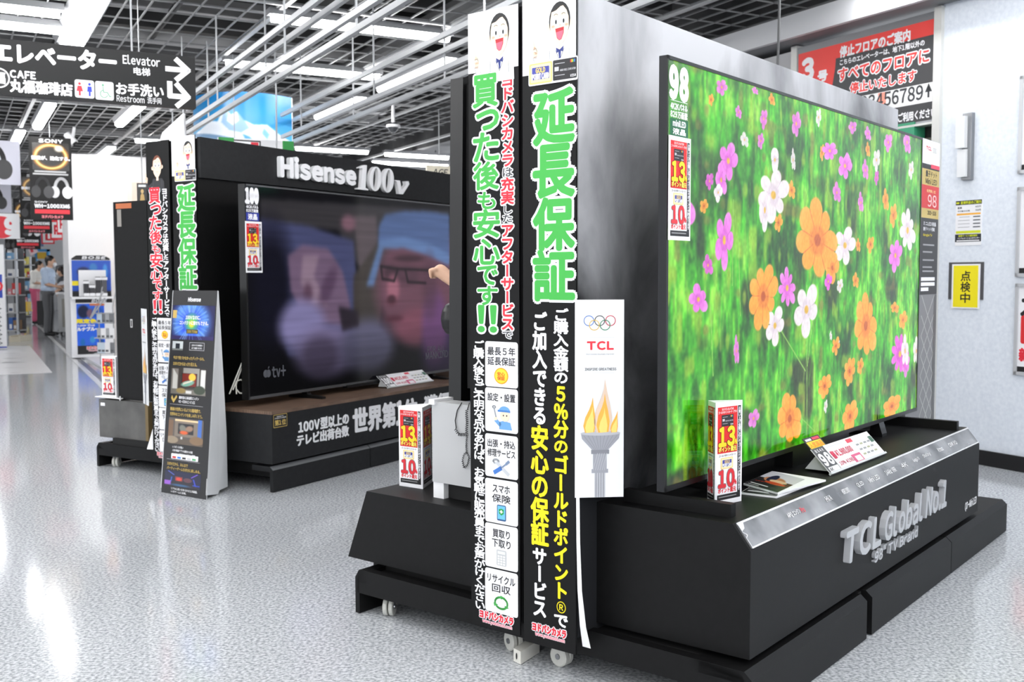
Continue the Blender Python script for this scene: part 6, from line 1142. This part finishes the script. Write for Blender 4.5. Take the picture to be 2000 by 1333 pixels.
# ------------------------------------------------------------------ people
def capsule(m, p, q, r0, r1, k=10): m.tube([p, q], [r0, r1], k); m.ball(p, r0, k); m.ball(q, r1, k)
def chain(m, pts, rs, k=10):
    for (p, q), (a, b) in zip(zip(pts, pts[1:]), zip(rs, rs[1:])): capsule(m, Vector(p), Vector(q), a, b, k)
def person(loc, rz, label, shirt, pants, hair, armL, armR, H_=1.7, lean=0, bag=False, mask=True, sleeve=.55, vox=.011, watch=False, tilt=0, fist=False):
    t = thing('person', label, 'person', loc, rz); k = H_/1.7; M_ = MWI[t].inverted()
    def part(name, mat, fn, label=None, rem=True):
        m = MB().mat(mat); fn(m); m.v = [tuple(M_ @ (Vector(v)*k)) for v in m.v]; o = m.build(name, t, True, label)
        if rem: md = o.modifiers.new('surface', 'REMESH'); md.mode = 'VOXEL'; md.voxel_size = vox; md.use_smooth_shade = True; s = o.modifiers.new('smooth', 'SMOOTH'); s.iterations = 2
        return o
    hd = Vector((.05+lean+tilt*.06, 0, 1.575)); sk = ink(222, 178, 150)
    legs = [[(0, s*.09, .9), (.02, s*.095, .5), (-.01, s*.1, .09)] for s in (1, -1)]
    def body(m):
        m.ball((0, 0, .95), .15, 14, (.85, 1.1, .9)); m.ball((lean*.4, 0, 1.12), .14, 14, (.85, 1.05, 1.2)); m.ball((lean*.8, 0, 1.3), .15, 14, (.8, 1.18, 1.05)); chain(m, [(lean, 0, 1.38), (hd.x-.02, 0, 1.5)], [.07, .052]); m.ball(hd, .1, 16, (.98, .78, 1.15)); m.ball(hd+Vector((.06, 0, -.06)), .055, 10, (.9, .85, .9)); m.ball(hd+Vector((.1, 0, -.02)), .018, 8, (1, .8, 1.3))
        for s in (1, -1): m.ball(hd+Vector((-.01, s*.08, -.01)), .026, 8, (1, .5, 1.3))
        for L in legs: chain(m, L, [.085, .058, .042]); capsule(m, Vector(L[2])-Vector((0, 0, .04)), Vector(L[2])+Vector((.14, 0, -.055)), .04, .03)
        for A in (armL, armR):
            chain(m, A, [.052, .04, .028]); w, e = Vector(A[2]), Vector(A[1]); f = (w-e).normalized(); sd = f.cross(ZV).normalized(); up = sd.cross(f)
            capsule(m, w, w+f*.07, .03, .034)
            for i in range(4): b = w+f*.085+sd*(.033-.022*i); mid = b+f*(.034-.004*abs(i-1))-up*.012; chain(m, [b, mid, mid+f*.02-up*.028] if not fist else [b, b+f*.022-up*.02, b-f*.004-up*.045], [.0105, .0095, .008], 7)
            chain(m, [w+f*.02+sd*.03, w+f*.05+sd*.052, w+f*.08+sd*.05], [.0125, .011, .009], 7)
    part('body', sk, body)
    def shirtf(m):
        m.ball((lean*.2, 0, 1.0), .17, 14, (.86, 1.12, .75)); m.ball((lean*.4, 0, 1.12), .165, 14, (.86, 1.05, 1.2)); m.ball((lean*.8, 0, 1.3), .168, 14, (.82, 1.2, 1.0)); capsule(m, Vector((lean, 0, 1.36)), Vector((lean+.005, 0, 1.43)), .08, .062)
        for A in (armL, armR): a, b = Vector(A[0]), Vector(A[1]); capsule(m, a, a.lerp(b, sleeve+.3), .072, .06)
    part('shirt', shirt, shirtf)
    def trousers(m):
        m.ball((0, 0, .93), .162, 14, (.88, 1.1, .75))
        for L in legs: chain(m, [L[0], L[1], Vector(L[2])+Vector((0, 0, .02))], [.098, .075, .062])
    part('trousers', pants, trousers)
    part('hair', hair, lambda m: (m.ball(hd+Vector((-.022, 0, .035)), .106, 14, (.98, .86, 1.0)), m.ball(hd+Vector((-.06, 0, -.03)), .065, 10, (.7, 1.05, 1.2))))
    for L in legs: part('shoe', ink(30, 30, 32), lambda m, L=L: (capsule(m, Vector(L[2])-Vector((.02, 0, .042)), Vector(L[2])+Vector((.15, 0, -.052)), .045, .036)))
    for s in (1, -1): part('eye', ink(30, 26, 24), lambda m, s=s: m.ball(hd+Vector((.085, s*.032, .01)), .011, 8), rem=False)
    if mask: part('face_mask', WH, lambda m: m.ball(hd+Vector((.075, 0, -.055)), .06, 12, (.75, .95, .9)))
    else: part('mouth', ink(160, 90, 84), lambda m: m.ball(hd+Vector((.103, 0, -.068)), .014, 8, (.5, 1.6, .4)), rem=False)
    if bag: part('shoulder_bag', ink(22, 22, 24), lambda m: (m.ball((.165, .06, 1.06), .1, 12, (.5, 1, .8)), m.tube([(.1, -.12, 1.12), (.12, -.05, 1.3), (.02, .1, 1.46)], .012, 6)))
    if watch: a, b = Vector(armL[2]), Vector(armL[1]); d = (b-a).normalized(); part('wrist_watch', M_STEEL, lambda m: (m.disc(a+d*.02, d, .036, .022, 16), m.disc(a+d*.02+d.cross(ZV)*.03, d.cross(ZV), .018, .012, 12)), rem=False)
    return t
NAT = lambda s: [(0, s*.2, 1.38), (.03, s*.24, 1.12), (.2, s*.2, 1.02)]
p1 = onz(96, 656, 0); person(p1, .1, 'person in light blue shirt and grey trousers standing at the service counter', ink(196, 214, 238), ink(96, 97, 100), ink(26, 24, 24), [(0, .2, 1.38), (.04, .23, 1.1), (.22, .16, 1.06)], [(0, -.2, 1.38), (.05, -.23, 1.1), (.23, -.16, 1.05)], 1.72, .03)
q = p1+Vector((.34, -.02, 1.12)); m = MB().mat(M_PAPER); bd = Board(q, Vector((1, .1, .1)), Vector((0, 1, .4))); m.bbox(bd, -.1, -.08, .1, .14, 0, .008); m.build('white_form', label='white form held by the person in the light blue shirt', cat='paper')
p2 = onz(70, 633, 0); person(p2, .2, 'person in loose white shirt and pink trousers looking down', ink(240, 238, 232), ink(206, 84, 122), ink(24, 22, 22), NAT(1), [(0, -.2, 1.38), (.04, -.23, 1.12), (.26, -.14, 1.08)], 1.7, .06, mask=False, sleeve=.6, tilt=.6)
p3 = at(128, 600, 23.8); person(Vector((p3.x, p3.y, 0)), math.pi, 'masked person in dark clothes behind the service counter screen', ink(60, 62, 68), ink(50, 50, 54), ink(40, 30, 28), NAT(1), NAT(-1), 1.5, .05)
person(Vector((-.125, 4.92, 0)), math.pi, 'person with wristwatch half hidden behind the black edge-on television', ink(176, 186, 200), ink(70, 78, 96), ink(30, 28, 28), [(0, .19, 1.38), (.0, .235, 1.13), (.15, .2, 1.245)], [(0, -.19, 1.38), (.0, -.235, 1.12), (.1, -.2, 1.0)], 1.68, .0, True, False, .5, .007, True, fist=True)
# small gold poster behind the far banners
bd = Board(at(268, 400, 7.4), Vector((1, .1, 0)), ZV); w, h = bd.uv(288, 358); t = thing('gold_poster', 'small dark poster with a gold figure above the black panel of the far display', 'poster', bd.O, .1); m = MB().mat(ink(54, 52, 50)); m.bbox(bd, 0, 0, w, h, -.01, 0); m.mat(M_RAIL); m.tube([bd.p(w/2, h, -.005), bd.p(w/2, CEIL-bd.O.z, -.005)], .004, 5); m.build('sheet', t); m = MB(); m.ell(bd, w*.5, h*.62, w*.14, h*.1, ink(206, 176, 120), .001); m.poly(bd, [(w*.25, h*.05), (w*.75, h*.05), (w*.66, h*.45), (w*.5, h*.55), (w*.34, h*.45)], ink(196, 162, 100), .001); m.rect(bd, (w*.15, h*.82, w*.85, h*.93), ink(220, 220, 220), .001); m.build('sheet_print', t)
